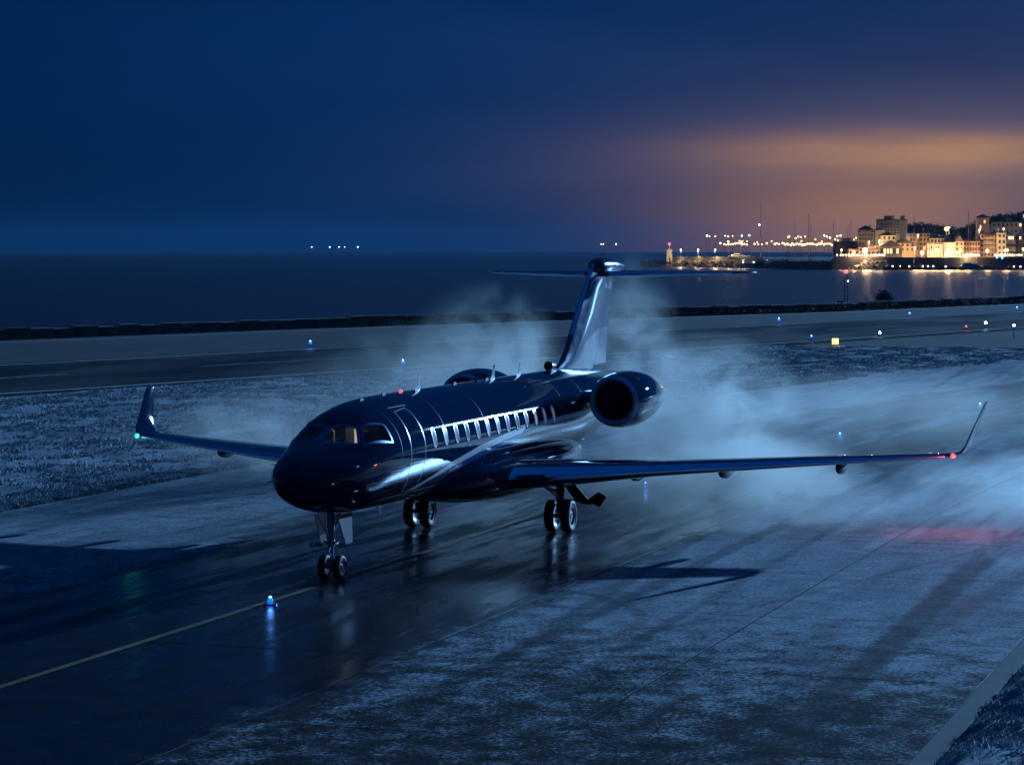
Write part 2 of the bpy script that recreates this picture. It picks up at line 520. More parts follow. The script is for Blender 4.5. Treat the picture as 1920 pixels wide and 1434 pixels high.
def runway_material():
    m = bpy.data.materials.new('runway_asphalt'); m.use_nodes = True
    t = NT(m.node_tree); b = t.n['Principled BSDF']
    p = t.pos()
    a = t.noise(t.vm('MULTIPLY', p, (0.03, 0.12, 1)), 1.0, 4.0); c = t.noise(p, 2.0, 4.0)
    t.l.new(t.mix(t.rng(t.add(t.mul(a, 0.7), t.mul(c, 0.3)), 0.4, 0.65), (0.008, 0.009, 0.011), (0.022, 0.026, 0.032)), b.inputs['Base Color'])
    t.l.new(t.rng(a, 0.35, 0.7, 0.45, 0.75), b.inputs['Roughness'])
    b.inputs['Specular IOR Level'].default_value = 0.12
    t.l.new(t.bump(c, 0.2, 0.02), b.inputs['Normal'])
    return m
M['runway'] = runway_material()

def sea_material():
    m = bpy.data.materials.new('sea_water'); m.use_nodes = True
    t = NT(m.node_tree); b = t.n['Principled BSDF']
    p = t.pos()
    t.l.new(t.mix(t.noise(p, 0.004, 3.0), (0.0008, 0.010, 0.034), (0.0012, 0.013, 0.042)), b.inputs['Base Color'])
    b.inputs['Roughness'].default_value = 0.36
    b.inputs['IOR'].default_value = 1.333
    q = t.vm('MULTIPLY', p, (1.0, 0.6, 1.0))
    h = t.add(t.mul(t.noise(q, 0.22, 4.0, 0.6), 1.0), t.mul(t.noise(q, 1.3, 3.0, 0.6), 0.22))
    t.l.new(t.bump(h, 0.30, 0.5), b.inputs['Normal'])
    return m
M['sea'] = sea_material()
M['linepaint'] = mat('white_line_paint', (0.55, 0.58, 0.60), 0.6, var=0.35, vscale=0.9, bump=0.2, bscale=20)
M['yellowpaint'] = mat('yellow_line_paint', (0.24, 0.17, 0.06), 0.55, var=0.40, vscale=0.7, bump=0.15, bscale=25)
M['kerbstone'] = mat('concrete_edge', (0.075, 0.082, 0.092), 0.9, var=0.3, vscale=1.5, bump=0.4, bscale=20)
M['seawall'] = mat('sea_wall_stone', (0.15, 0.115, 0.09), 0.9, var=0.45, vscale=0.5, bump=0.8, bscale=5)
M['rock'] = mat('riprap_rock', (0.20, 0.185, 0.165), 0.9, var=0.35, vscale=0.4, bump=0.8, bscale=3)
M['bank'] = mat('dark_bank', (0.020, 0.026, 0.026), 0.95, var=0.4, vscale=0.3, bump=0.9, bscale=2)

# --- sea
MB().poly([(450, -6400, SEA_Z), (450, 6400, SEA_Z), (-6400, 6400, SEA_Z), (-6400, -6400, SEA_Z)]).build('sea', M['sea'])
tag(bpy.data.objects['sea'], kind='structure')

# --- airfield ground sheet: ends at the shore, with a sloping bank down into the water
land = [(400, -330), *SHORE, (-620, 420), (400, 420)]
mb = MB()
mb.poly([(x, y, -0.05) for x, y in land])
for (x0, y0), (x1, y1) in zip(SHORE, SHORE[1:]):
    mb.poly([(x0, y0, -0.05), (x1, y1, -0.05), (x1 - 2.2, y1 - 5.0, SEA_Z - 1), (x0 - 2.2, y0 - 5.0, SEA_Z - 1)])
tag(mb.build('ground', M['turffar']), kind='structure')

# --- taxiway: base sheet, concrete slabs laid over it in the near part
base = MB()
X = [60 - 5 * i for i in range(45)]
L = [(x, yc(x) - 17.2, -0.0035) for x in X]; Rr = [(x, yc(x) + 18.35, -0.0035) for x in X]
base.rings([L, Rr], close=False, cap0=False, cap1=False)
M['sealant'] = mat('joint_sealant', (.006, .006, .007), .95, var=.3, spec=.05)
taxi = tag(base.build('taxiway', M['sealant']), kind='structure')
# beyond the slabs a plain sheet
fx = [-82 - 4 * i for i in range(20)]
sheet = MB(); sheet.rings([[(x, yc(x) - 17.2, 0.0) for x in fx], [(x, yc(x) + 18.35, 0.0) for x in fx]], close=False, cap0=False, cap1=False)
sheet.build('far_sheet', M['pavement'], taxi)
ROWS = [(-17.2, -12.1), (-12.1, -6.0), (-6.0, 0.0), (0.0, 6.1), (6.1, 12.05), (12.05, 18.35)]
NX = 17; SLX = (58 + 82) / NX
slab_id = 0
for i in range(NX):
    x1 = 58 - i * SLX; x0 = x1 - SLX
    for y0, y1 in ROWS:
        g = 0.022; zt = rnd.uniform(-0.0015, 0.0015); bv = 0.006
        ring = lambda ins, z: [(x1 - ins, yc(x1) + y0 + ins, z), (x1 - ins, yc(x1) + y1 - ins, z), (x0 + ins, yc(x0) + y1 - ins, z), (x0 + ins, yc(x0) + y0 + ins, z)]
        s = MB(); s.rings([ring(g, -0.012), ring(g, zt - 0.006), ring(g + bv, zt)], cap0=False)
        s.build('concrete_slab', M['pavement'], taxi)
# frosted concrete edge strip along the near verge
mb = MB(); ex = [58 - 4 * i for i in range(26)]
mb.rings([[(x, yc(x) + 18.36, -0.04) for x in ex], [(x, yc(x) + 18.36, 0.015) for x in ex], [(x, yc(x) + 18.78, 0.015) for x in ex], [(x, yc(x) + 18.78, -0.04) for x in ex]], close=False, cap0=False, cap1=False)
mb.build('edge_strip', M['kerbstone'], taxi)
# yellow centreline
cx = [58 - 2 * i for i in range(105)]
mb = MB(); mb.rings([[(x, yc(x) - 0.10, 0.008) for x in cx], [(x, yc(x) + 0.10, 0.008) for x in cx]], close=False, cap0=False, cap1=False)
mb.build('centreline', M['yellowpaint'], taxi)

# --- runway beyond the verge
RD = 0.265                                       # its direction: dy per -dx
def rw(x, s):                                    # s = 0 near edge line, 1 far edge line
    n = -31.0 - (x + 141.0) * RD
    f = -48.6 - (x + 180.0) * RD
    return n + (f - n) * s
rx = [20 - 20 * i for i in range(30)]
mb = MB(); mb.rings([[(x, rw(x, -0.10), 0.0) for x in rx], [(x, rw(x, 1.06), 0.0) for x in rx]], close=False, cap0=False, cap1=False)
runway = tag(mb.build('runway', M['runway']), kind='structure')
for s, w in ((0.0, 0.30), (1.0, 0.30)):
    mb = MB(); mb.rings([[(x, rw(x, s) - w, 0.006) for x in rx], [(x, rw(x, s) + w, 0.006) for x in rx]], close=False, cap0=False, cap1=False)
    mb.build('edge_line', M['linepaint'], runway)
for k in range(-4, 12):
    x0 = -66 - k * 33.0; x1 = x0 - 19.0
    mb = MB(); mb.rings([[(x0, rw(x0, .5) - .14, 0.006), (x1, rw(x1, .5) - .14, 0.006)], [(x0, rw(x0, .5) + .14, 0.006), (x1, rw(x1, .5) + .14, 0.006)]], close=False, cap0=False, cap1=False)
    mb.build('centre_dash', M['linepaint'], runway)

# --- frosted verges: real relief, with blades on top
def verge(name, xs, ylo, yhi, n, amp, seed, lip):
    xs = np.asarray(xs); A = np.array([ylo(x) for x in xs]); B = np.array([yhi(x) for x in xs])
    tt = np.linspace(0, 1, n)
    Xg = np.repeat(xs[:, None], n, 1); Yg = A[:, None] + (B - A)[:, None] * tt[None, :]
    Z = amp * (0.9 * vnoise(Xg * 0.7, Yg * 1.1, seed) + 0.7 * vnoise(Xg * 1.9, Yg * 2.3, seed + 1) + 0.5 * vnoise(Xg * .25, Yg * .25, seed + 2) - 0.6)
    edge = np.minimum(np.abs(Yg - A[:, None]), np.abs(B[:, None] - Yg))
    Z = Z * np.clip(edge / 0.6, 0, 1) + lip * np.clip(edge / 0.25, 0, 1) - 0.02
    me = bpy.data.meshes.new(name)
    idx = np.arange(len(xs) * n).reshape(len(xs), n)
    q = np.stack([idx[:-1, :-1], idx[1:, :-1], idx[1:, 1:], idx[:-1, 1:]], -1).reshape(-1, 4)
    me.from_pydata(np.stack([Xg, Yg, Z], -1).reshape(-1, 3).tolist(), [], q.tolist())
    me.shade_smooth(); me.update()
    o = tag(link(name, me, M['grass']), kind='structure')
    return o, (Xg, Yg, Z)

def blades(name, label, spots, hgt, seed, width=0.02, per=3):
    rs = np.random.RandomState(seed)
    P = np.repeat(spots, per, 0); k = len(P)
    P = P + np.concatenate([rs.uniform(-.07, .07, (k, 2)), np.zeros((k, 1))], 1)
    a = rs.uniform(0, 2 * np.pi, k); h = hgt * rs.uniform(.45, 1.25, k); lean = rs.uniform(.1, .9, k) * h; w = width * rs.uniform(.7, 1.5, k)
    b = rs.uniform(0, 2 * np.pi, k)
    side = np.stack([np.cos(a) * w, np.sin(a) * w, np.zeros(k)], 1)
    tip = P + np.stack([np.cos(b) * lean, np.sin(b) * lean, h], 1)
    V = np.stack([P - side, P + side, tip], 1).reshape(-1, 3)
    me = bpy.data.meshes.new(name)
    me.vertices.add(len(V)); me.vertices.foreach_set('co', V.astype(np.float32).ravel())
    me.loops.add(len(V)); me.loops.foreach_set('vertex_index', np.arange(len(V), dtype=np.int32))
    me.polygons.add(k); me.polygons.foreach_set('loop_start', np.arange(0, 3 * k, 3, dtype=np.int32)); me.polygons.foreach_set('loop_total', np.full(k, 3, np.int32))
    me.update(); me.validate()
    return tag(link(name, me, M['blades']), label, 'grass', kind='stuff')

def verge_spots(g, n, seed, pick):
    Xg, Yg, Z = g; rs = np.random.RandomState(seed)
    i = rs.randint(0, Xg.shape[0] - 1, n * 2); j = rs.randint(0, Xg.shape[1] - 1, n * 2)
    fx_, fy_ = rs.rand(n * 2), rs.rand(n * 2)
    P = np.stack([Xg[i, j] + (Xg[i + 1, j] - Xg[i, j]) * fx_, Yg[i, j] + (Yg[i, j + 1] - Yg[i, j]) * fy_, Z[i, j] - .01], 1)
    keep = rs.rand(len(P)) < pick(P)
    return P[keep][:n]

v1, g1 = verge('verge', np.arange(40, -150, -0.55), lambda x: min(rw(x, -0.10), yc(x) - 17.3), lambda x: yc(x) - 17.25, 130, 0.17, 3, 0.03)
v2, g2 = verge('verge', np.arange(58, -60, -0.3), lambda x: yc(x) + 18.8, lambda x: yc(x) + 27.0, 46, 0.30, 11, 0.06)
clump = lambda s: (lambda P: np.clip((vnoise(P[:, 0] * .55, P[:, 1] * .8, s) - .30) * 2.6, 0.05, 1))
blades('frosted_grass', 'short frost-covered grass between taxiway and runway', verge_spots(g1, 95000, 5, clump(31)), 0.12, 21, 0.035)
ev = np.random.RandomState(9); ex_ = ev.uniform(-95, 40, 42000); ey_ = -17.25 - np.abs(ev.normal(0, 1.0, 42000)) * (0.5 + vnoise(ex_ * .25, ex_ * 0, 8))
ez_ = np.zeros(42000); ecy = 0.2 + np.where(ex_ < 0, 0.00105 * ex_ ** 2, 0)
blades('frosted_grass', 'thickly frosted fringe of grass along the left taxiway edge', np.stack([ex_, ey_ + ecy, ez_], 1), 0.14, 24, 0.035)
blades('frosted_grass', 'short frost-covered grass in the bottom right corner', verge_spots(g2, 50000, 6, clump(37)), 0.10, 22, 0.02)

# --- sea wall of stone blocks along the shore
wall = empty('sea_wall', (-144, -98, 0), 0, 'low dark stone block wall along the shore behind the runway', 'wall')
def along(pts, step):
    out = []; carry = 0.0
    for (x0, y0), (x1, y1) in zip(pts, pts[1:]):
        Ls = math.hypot(x1 - x0, y1 - y0); s = carry
        while s < Ls:
            out.append((x0 + (x1 - x0) * s / Ls, y0 + (y1 - y0) * s / Ls, math.atan2(y1 - y0, x1 - x0))); s += step
        carry = s - Ls
    return out
blk_meshes = []
for k in range(6):
    mb = MB(); w = 2.9; hh = rnd.uniform(0.95, 1.25); dd = rnd.uniform(0.8, 1.1)
    bv = 0.06
    jit = lambda: rnd.uniform(-.05, .05)
    def rr(ins, z): return [(-w / 2 + ins + jit(), -dd / 2 + ins + jit(), z), (w / 2 - ins + jit(), -dd / 2 + ins + jit(), z), (w / 2 - ins + jit(), dd / 2 - ins + jit(), z), (-w / 2 + ins + jit(), dd / 2 - ins + jit(), z)]
    mb.rings([rr(0, -0.15), rr(0, hh - bv), rr(bv, hh)])
    me = mb.mesh('block'); me.materials.append(M['seawall']); blk_meshes.append(me)
for (x, y, a) in along([(-90, -119), *SHORE[1:6], (-420, -4)], 3.0):
    o = link('block', rnd.choice(blk_meshes), None, wall)
    o.location = (x - wall.location.x, y - wall.location.y, rnd.uniform(-.06, .04)); o.rotation_euler = (0, 0, a + rnd.uniform(-.02, .02))
# gravel path in front of the wall
mb = MB(); sh = [(-60, -131), *SHORE[1:]]
mb.rings([[(x + 2.0, y + 3.2, -0.035) for x, y in sh], [(x + 3.2, y + 5.2, -0.035) for x, y in sh]], close=False, cap0=False, cap1=False)
tag(mb.build('path', M['kerbstone']), kind='structure')

# ================================================================== AIRCRAFT (x forward, y to port, z up; ground at z = 0)
jet = empty('business_jet', (0, 0, 0), 0, 'black twin-engine business jet with a white swoosh standing on the wet taxiway', 'aircraft')
ST = [(16.38, 2.82, 2.82, 0.00, 2.82), (16.34, 3.00, 2.62, 0.24, 2.81), (16.19, 3.17, 2.42, 0.47, 2.80), (15.87, 3.33, 2.22, 0.69, 2.80),
      (15.30, 3.50, 2.02, 0.94, 2.82), (14.60, 3.67, 1.86, 1.14, 2.88), (14.10, 3.82, 1.79, 1.24, 2.95), (13.60, 4.08, 1.74, 1.31, 3.02),
      (13.10, 4.30, 1.71, 1.37, 3.08), (12.40, 4.47, 1.69, 1.41, 3.12), (11.40, 4.59, 1.67, 1.44, 3.14), (10.0, 4.64, 1.66, 1.45, 3.15),
      (-4.0, 4.64, 1.66, 1.45, 3.15), (-6.5, 4.62, 1.97, 1.40, 3.24), (-8.5, 4.57, 2.47, 1.22, 3.42), (-10.5, 4.47, 2.97, 0.96, 3.64),
      (-12.5, 4.34, 3.42, 0.60, 3.82), (-14.0, 4.20, 3.72, 0.28, 3.96), (-14.6, 4.02, 3.92, 0.06, 3.97)]
SX = [s[0] for s in ST][::-1]
SC = [[s[k] for s in ST][::-1] for k in (1, 2, 3, 4)]

def fus(x, th):
    zt, zb, w, zc = (pchip(x, SX, c) for c in SC)
    s, c = math.sin(th), math.cos(th)
    return Vector((x, w * c, zc + ((zt - zc) if s > 0 else (zc - zb)) * s))

def fnorm(x, th):
    e = 0.01
    x = min(max(x, -14.5), 16.36)
    a = fus(x + e, th) - fus(x - e, th); b = fus(x, th + e) - fus(x, th - e)
    n = a.cross(b).normalized()
    r = fus(x, th) - Vector((x, 0, 3.1))
    return n if n.dot(r) >= 0 else -n

def fo(x, thd, off): return fus(x, R(thd)) + fnorm(x, R(thd)) * off

def rounded(poly, r=0.16):
    # cut the corners of a convex polygon in parameter space
    out = []; n = len(poly)
    for i in range(n):
        p0, p, p1 = poly[i - 1], poly[i], poly[(i + 1) % n]
        l = lambda q, f: (p[0] + (q[0] - p[0]) * f, p[1] + (q[1] - p[1]) * f)
        out += [l(p0, r), l(p0, r * .32) if False else ((l(p0, r * .35)[0] + l(p1, r * .35)[0]) / 2, (l(p0, r * .35)[1] + l(p1, r * .35)[1]) / 2), l(p1, r)]
    return out

PANES = []
for sgn in (1, -1):
    A = [(13.80, 87.0), (13.51, 60.0), (13.98, 44.2), (14.75, 84.0)]
    B = [(13.36, 54.6), (12.56, 41.6), (12.59, 19.5), (13.85, 37.3)]
    for q in (A, B):
        if sgn < 0: q = [(x, 180 - t) for x, t in q]
        PANES.append(rounded(q, 0.10))

bm = bmesh.new()
us = [16.38 - (3.2) * (1 - math.cos(PI / 2 * i / 26)) for i in range(27)]
us = sorted(set([round(u, 4) for u in us] + [12.9 - .3 * i for i in range(12)] + [9.3 - .7 * i for i in range(20)] + [-4.5 - .35 * i for i in range(29)] + [-14.6]), reverse=True)
NT_ = 96
grid = [[bm.verts.new((u, -90 + 360 * j / NT_, 0)) for j in range(NT_ + 1)] for u in us]
for i in range(len(us) - 1):
    for j in range(NT_):
        bm.faces.new((grid[i][j], grid[i + 1][j], grid[i + 1][j + 1], grid[i][j + 1]))
pane_faces = []
for poly in PANES:
    cxp = sum(p[0] for p in poly) / len(poly); cyp = sum(p[1] for p in poly) / len(poly)
    x0, x1 = min(p[0] for p in poly) - .3, max(p[0] for p in poly) + .3
    y0, y1 = min(p[1] for p in poly) - 6, max(p[1] for p in poly) + 6
    planes = []
    for i in range(len(poly)):
        a, b = poly[i], poly[(i + 1) % len(poly)]
        no = Vector((b[1] - a[1], -(b[0] - a[0]), 0))
        if no.length < 1e-9: continue
        if no.dot(Vector((cxp - a[0], cyp - a[1], 0))) > 0: no = -no          # outward
        planes.append((Vector((a[0], a[1], 0)), no))
        fs = [f for f in bm.faces if x0 < f.calc_center_median().x < x1 and y0 < f.calc_center_median().y < y1]
        geom = list({v for f in fs for v in f.verts}) + list({e for f in fs for e in f.edges}) + fs
        bmesh.ops.bisect_plane(bm, geom=geom, dist=1e-5, plane_co=planes[-1][0], plane_no=no)
    ins = [f for f in bm.faces if all((f.calc_center_median() - c).dot(n) < 0 for c, n in planes)]
    pane_faces.append([[tuple(v.co[:2]) for v in f.verts] for f in ins])
    bmesh.ops.delete(bm, geom=ins, context='FACES')
for v in bm.verts: v.co = fus(v.co.x, R(v.co.y))
bmesh.ops.remove_doubles(bm, verts=bm.verts, dist=1e-4)
bmesh.ops.recalc_face_normals(bm, faces=bm.faces)
for f in bm.faces: f.smooth = True
me = bpy.data.meshes.new('fuselage'); bm.to_mesh(me); bm.free()
fuselage = link('fuselage', me, M['paint'], jet)

# cockpit panes and their frames
for k, (poly, faces) in enumerate(zip(PANES, pane_faces)):
    mb = MB()
    for f in faces: mb.poly([fo(x, t, -0.012) for x, t in f])
    pane = mb.build('windscreen' if k % 2 == 0 else 'cockpit_side_window', M['glass'] if k in (0,) else M['glassdark'], jet, smooth=True)
    cxp = sum(p[0] for p in poly) / len(poly); cyp = sum(p[1] for p in poly) / len(poly)
    dense = []
    for i in range(len(poly)):
        a, b = poly[i], poly[(i + 1) % len(poly)]
        for s in range(5): dense.append((a[0] + (b[0] - a[0]) * s / 5, a[1] + (b[1] - a[1]) * s / 5))
    def grow(p, w):
        dx_, dy_ = (p[0] - cxp), R(p[1] - cyp) * 1.2
        l = math.hypot(dx_, dy_) + 1e-6; f = (l + w) / l
        return (cxp + (p[0] - cxp) * f, cyp + (p[1] - cyp) * f)
    rs = [[fo(*grow(p, w), o_) for p in dense] for w, o_ in ((-0.012, -0.015), (-0.006, 0.010 + .004 * (k % 2)), (0.075, 0.010 + .004 * (k % 2)), (0.088, -0.004))]
    mb = MB(); mb.rings([list(r) for r in rs], True, False, False)
    mb.build('frame', M['frame'], pane, smooth=40)

# cockpit interior: bulkhead with lit doorway panel, seats, glare shield
mb = MB()
ring = [fo(11.75, t, -0.06) for t in range(0, 360, 15)]
mb.poly(ring)
mb.build('bulkhead', M['dashboard'], jet)
MB().box((11.82, 0.07, 3.70), (0.02, 0.24, 0.50)).build('lit_panel', M['panel'], jet)
MB().box((11.82, -0.19, 3.70), (0.02, 0.24, 0.50)).build('grey_panel', M['interior'], jet)
MB().box((11.90, 0.14, 3.72), (0.05, 0.07, 0.16)).build('headset_hook', M['black'], jet)
for yy_ in (.62, -.35): MB().box((11.84, yy_, 3.55), (0.10, 0.05, 0.85)).build('door_post', M['dashboard'], jet)
for sy in (-1, 1):
    mb = MB()
    mb.rings([[(12.55 + a, sy * .52 + b, 2.75) for a, b in ((-.07, -.25), (.07, -.25), (.07, .25), (-.07, .25))], [(12.45 + a, sy * .52 + b, 3.45) for a, b in ((-.06, -.24), (.06, -.24), (.06, .24), (-.06, .24))], [(12.42 + a, sy * .52 + b, 3.52) for a, b in ((-.04, -.19), (.04, -.19), (.04, .19), (-.04, .19))]])
    mb.rings([[(12.42 + a, sy * .52 + b, 3.54) for a, b in ((-.05, -.13), (.06, -.13), (.06, .13), (-.05, .13))], [(12.42 + a, sy * .52 + b, 3.80) for a, b in ((-.05, -.13), (.05, -.13), (.05, .13), (-.05, .13))], [(12.41 + a, sy * .52 + b, 3.84) for a, b in ((-.03, -.09), (.03, -.09), (.03, .09), (-.03, .09))]])
    mb.box((12.72, sy * .52, 2.74), (.5, .5, .14))
    mb.build('pilot_seat', M['seat'], jet)
mb = MB(); mb.rings([[(13.75, -1.0, 3.42), (13.75, 1.0, 3.42), (14.1, .8, 3.55), (14.35, .35, 3.60), (14.35, -.35, 3.60), (14.1, -.8, 3.55)], [(13.75, -1.0, 3.05), (13.75, 1.0, 3.05), (14.1, .8, 3.05), (14.35, .35, 3.05), (14.35, -.35, 3.05), (14.1, -.8, 3.05)]])
mb.build('glare_shield', M['dashboard'], jet)
MB().box((12.4, 0, 2.64), (1.6, 2.2, .04)).build('cockpit_floor', M['dashboard'], jet)
lamp = MB().box((12.3, 0.0, 4.30), (0.25, 0.30, 0.03)).build('dome_lamp', M['palelamp'], jet)
ld = bpy.data.lights.new('dome_lamp_light', 'POINT'); ld.energy = 3.0; ld.color = (1.0, .82, .62); ld.shadow_soft_size = .1
lo = bpy.data.objects.new('dome_lamp_light', ld); COL.objects.link(lo); lo.parent = lamp; lo.location = (12.45, 0.0, 4.18)

# strips that follow the skin
def strip(name, pts, w, m, off=0.004, sub=4, closed=False, parent=jet):
    P = []
    seg = list(zip(pts, pts[1:] + (pts[:1] if closed else [])))[: len(pts) if closed else len(pts) - 1]
    for a, b in seg:
        for s in range(sub): P.append((a[0] + (b[0] - a[0]) * s / sub, a[1] + (b[1] - a[1]) * s / sub))
    if not closed: P.append(pts[-1])
    Q = [fus(x, R(t)) for x, t in P]; N = [fnorm(x, R(t)) for x, t in P]; n = len(P)
    lf, rg = [], []
    for i in range(n):
        if closed: tg = Q[(i + 1) % n] - Q[i - 1]
        else: tg = Q[min(i + 1, n - 1)] - Q[max(i - 1, 0)]
        sd = N[i].cross(tg).normalized() * (w / 2)
        lf.append(Q[i] + N[i] * off + sd); rg.append(Q[i] + N[i] * off - sd)
    if closed: lf.append(lf[0]); rg.append(rg[0])
    mb = MB(); mb.rings([lf, rg], False, False, False)
    return mb.build(name, m, parent, smooth=True)

for sgn in (1, -1):
    fx_ = (lambda q: [(x, t) for x, t in q]) if sgn > 0 else (lambda q: [(x, 180 - t) for x, t in q])
    if sgn > 0:
        dr = strip('door_outline', fx_([(11.38, 51), (10.52, 52.5), (10.40, 44), (10.38, 27), (10.37, 9), (10.38, -8), (10.36, -31), (10.25, -44), (11.15, -44), (11.45, -21), (11.44, 1), (11.42, 18), (11.40, 35)]), 0.024, M['ring'], 0.006, 6, True)
        strip('door_handle', fx_([(10.72, -22), (10.60, -14)]), 0.02, M['chrome'], 0.012, 3, parent=dr)
        strip('rain_gutter', fx_([(11.49, 57.5), (10.30, 55.6)]), 0.035, M['white'], 0.02, 4)
    # white swoosh and thin blue line below it
    up_ = [(10.85, -44.3), (9.68, -33), (7.99, -17.2), (5.86, -6.1), (3.47, 1.4), (0.87, 6.7), (-1.9, 8.4), (-4.0, 8.9), (-6.5, 9.0)]
    lo_ = [(10.17, -45.9), (9.56, -36.7), (7.83, -23.9), (5.80, -13.4), (3.46, -5.9), (0.89, 0.4), (-1.9, 2.6), (-4.0, 3.6), (-6.5, 4.2)]
    bl_ = [(9.9, -47), (9.35, -41), (7.70, -30.5), (5.70, -20.0), (3.40, -11.5), (0.85, -4.8), (-1.9, -2.0), (-4.0, -0.8), (-6.5, 0.0)]
    for nm, a_, b_, m_ in (('swoosh', up_, lo_, 'white'), ('blue_swoosh', lo_, bl_, 'blue')):
        rows = []
        for s in range(5):
            row = []
            for (p, q), (p2, q2) in zip(zip(a_, b_), zip(a_[1:], b_[1:])):
                for u in range(6):
                    f = u / 6
                    A_ = (p[0] + (p2[0] - p[0]) * f, p[1] + (p2[1] - p[1]) * f); B_ = (q[0] + (q2[0] - q[0]) * f, q[1] + (q2[1] - q[1]) * f)
                    ss = s / 4 if nm == 'swoosh' else 0.12 + .88 * s / 4
                    row.append((A_[0] + (B_[0] - A_[0]) * ss, A_[1] + (B_[1] - A_[1]) * ss))
            if sgn < 0: row = [(x, 180 - t) for x, t in row]
            rows.append([fo(x, t, 0.004) for x, t in row])
        mb = MB(); mb.rings(rows, False, False, False); mb.build(nm, M[m_], jet, smooth=True)
    # thirteen cabin windows a side, each with a bright ring
    for k in range(13):
        xw_ = 9.63 - k * (9.63 + 1.27) / 12; tw = 12.7
        if sgn < 0: tw = 180 - tw
        out = []
        for i in range(28):
            a = 2 * PI * i / 28; c, s = math.cos(a), math.sin(a); e = 2 / 2.8
            out.append((0.135 * math.copysign(abs(c) ** e, c), 0.245 * math.copysign(abs(s) ** e, s)))
        f_ = lambda q, sc, of: fo(xw_ + q[0] * sc, tw + math.degrees(q[1] * sc / 1.45), of)
        mb = MB(); mb.rings([[f_(q, s_, 0.006) for q in out] for s_ in (0.02, .5, .97)], True, True, False)
        wn = mb.build('cabin_window', M[('pane', 'pane_b', 'pane', 'pane_c', 'pane', 'pane_b', 'pane_b', 'pane', 'pane_c', 'pane', 'pane_b', 'pane_c', 'pane_c')[k]], jet, smooth=True)
        mb = MB(); mb.rings([[f_(q, s_, o_) for q in out] for s_, o_ in ((.92, .004), (.96, .020), (1.10, .020), (1.18, .000))], True, False, False)
        mb.build('ring', M['ring'], wn, smooth=35)


# --- aerofoil lofts
def foil(t, c0=0.0, c1=1.0, n=12):
    # closed section as (chord fraction, half thickness) from upper c1 round the nose to lower c1
    yt = lambda x: 5 * t * (.2969 * math.sqrt(max(x, 0)) - .126 * x - .3516 * x * x + .2843 * x ** 3 - .1036 * x ** 4)
    xs = [c0 + (c1 - c0) * (1 - math.cos(PI / 2 * i / n)) for i in range(n + 1)]
    upp = [(x, yt(x)) for x in xs[::-1]]; low_ = [(x, -yt(x) * 0.95) for x in xs]
    if c0 == 0.0: low_ = low_[1:]
    return upp + low_

def section(xle, y, z, ch, t, cant=0.0, c0=0.0, c1=1.0, grow=0.0, vert=False, open_=None):
    # thickness runs along z rotated by cant about x (0 = wing, 90 deg = fin)
    f = foil(t, c0, c1)
    out = []
    for cx_, th in f:
        h = th * ch + math.copysign(grow, th)
        out.append(Vector((xle - cx_ * ch + (grow if cx_ < .02 else 0), y - math.sin(cant) * h, z + math.cos(cant) * h)))
    return out

WT = [  # y, xLE, z, chord, t/c, cant
    (1.0, 5.85, 1.90, 7.9, .13, 0), (1.9, 5.15, 1.95, 6.9, .13, 0), (3.6, 4.0, 2.01, 5.65, .125, 0), (5.5, 2.73, 2.09, 4.45, .105, 0), (8.2, 0.91, 2.17, 3.4, .10, 0),
    (11.0, -0.95, 2.26, 2.45, .095, 0), (13.4, -2.55, 2.33, 1.68, .09, 0), (13.66, -2.78, 2.355, 1.56, .085, R(12)), (13.86, -2.98, 2.43, 1.46, .075, R(45)), (13.95, -3.14, 2.58, 1.34, .062, R(72)),
    (14.12, -3.85, 3.15, 1.02, .058, R(73)), (14.32, -4.70, 3.82, .62, .055, R(73)), (14.34, -4.82, 3.88, .48, .04, R(73))]

def at_y(y):
    Y_ = [w[0] for w in WT[:7]]
    return [pchip(y, Y_, [w[k] for w in WT[:7]]) for k in (1, 2, 3, 4)]

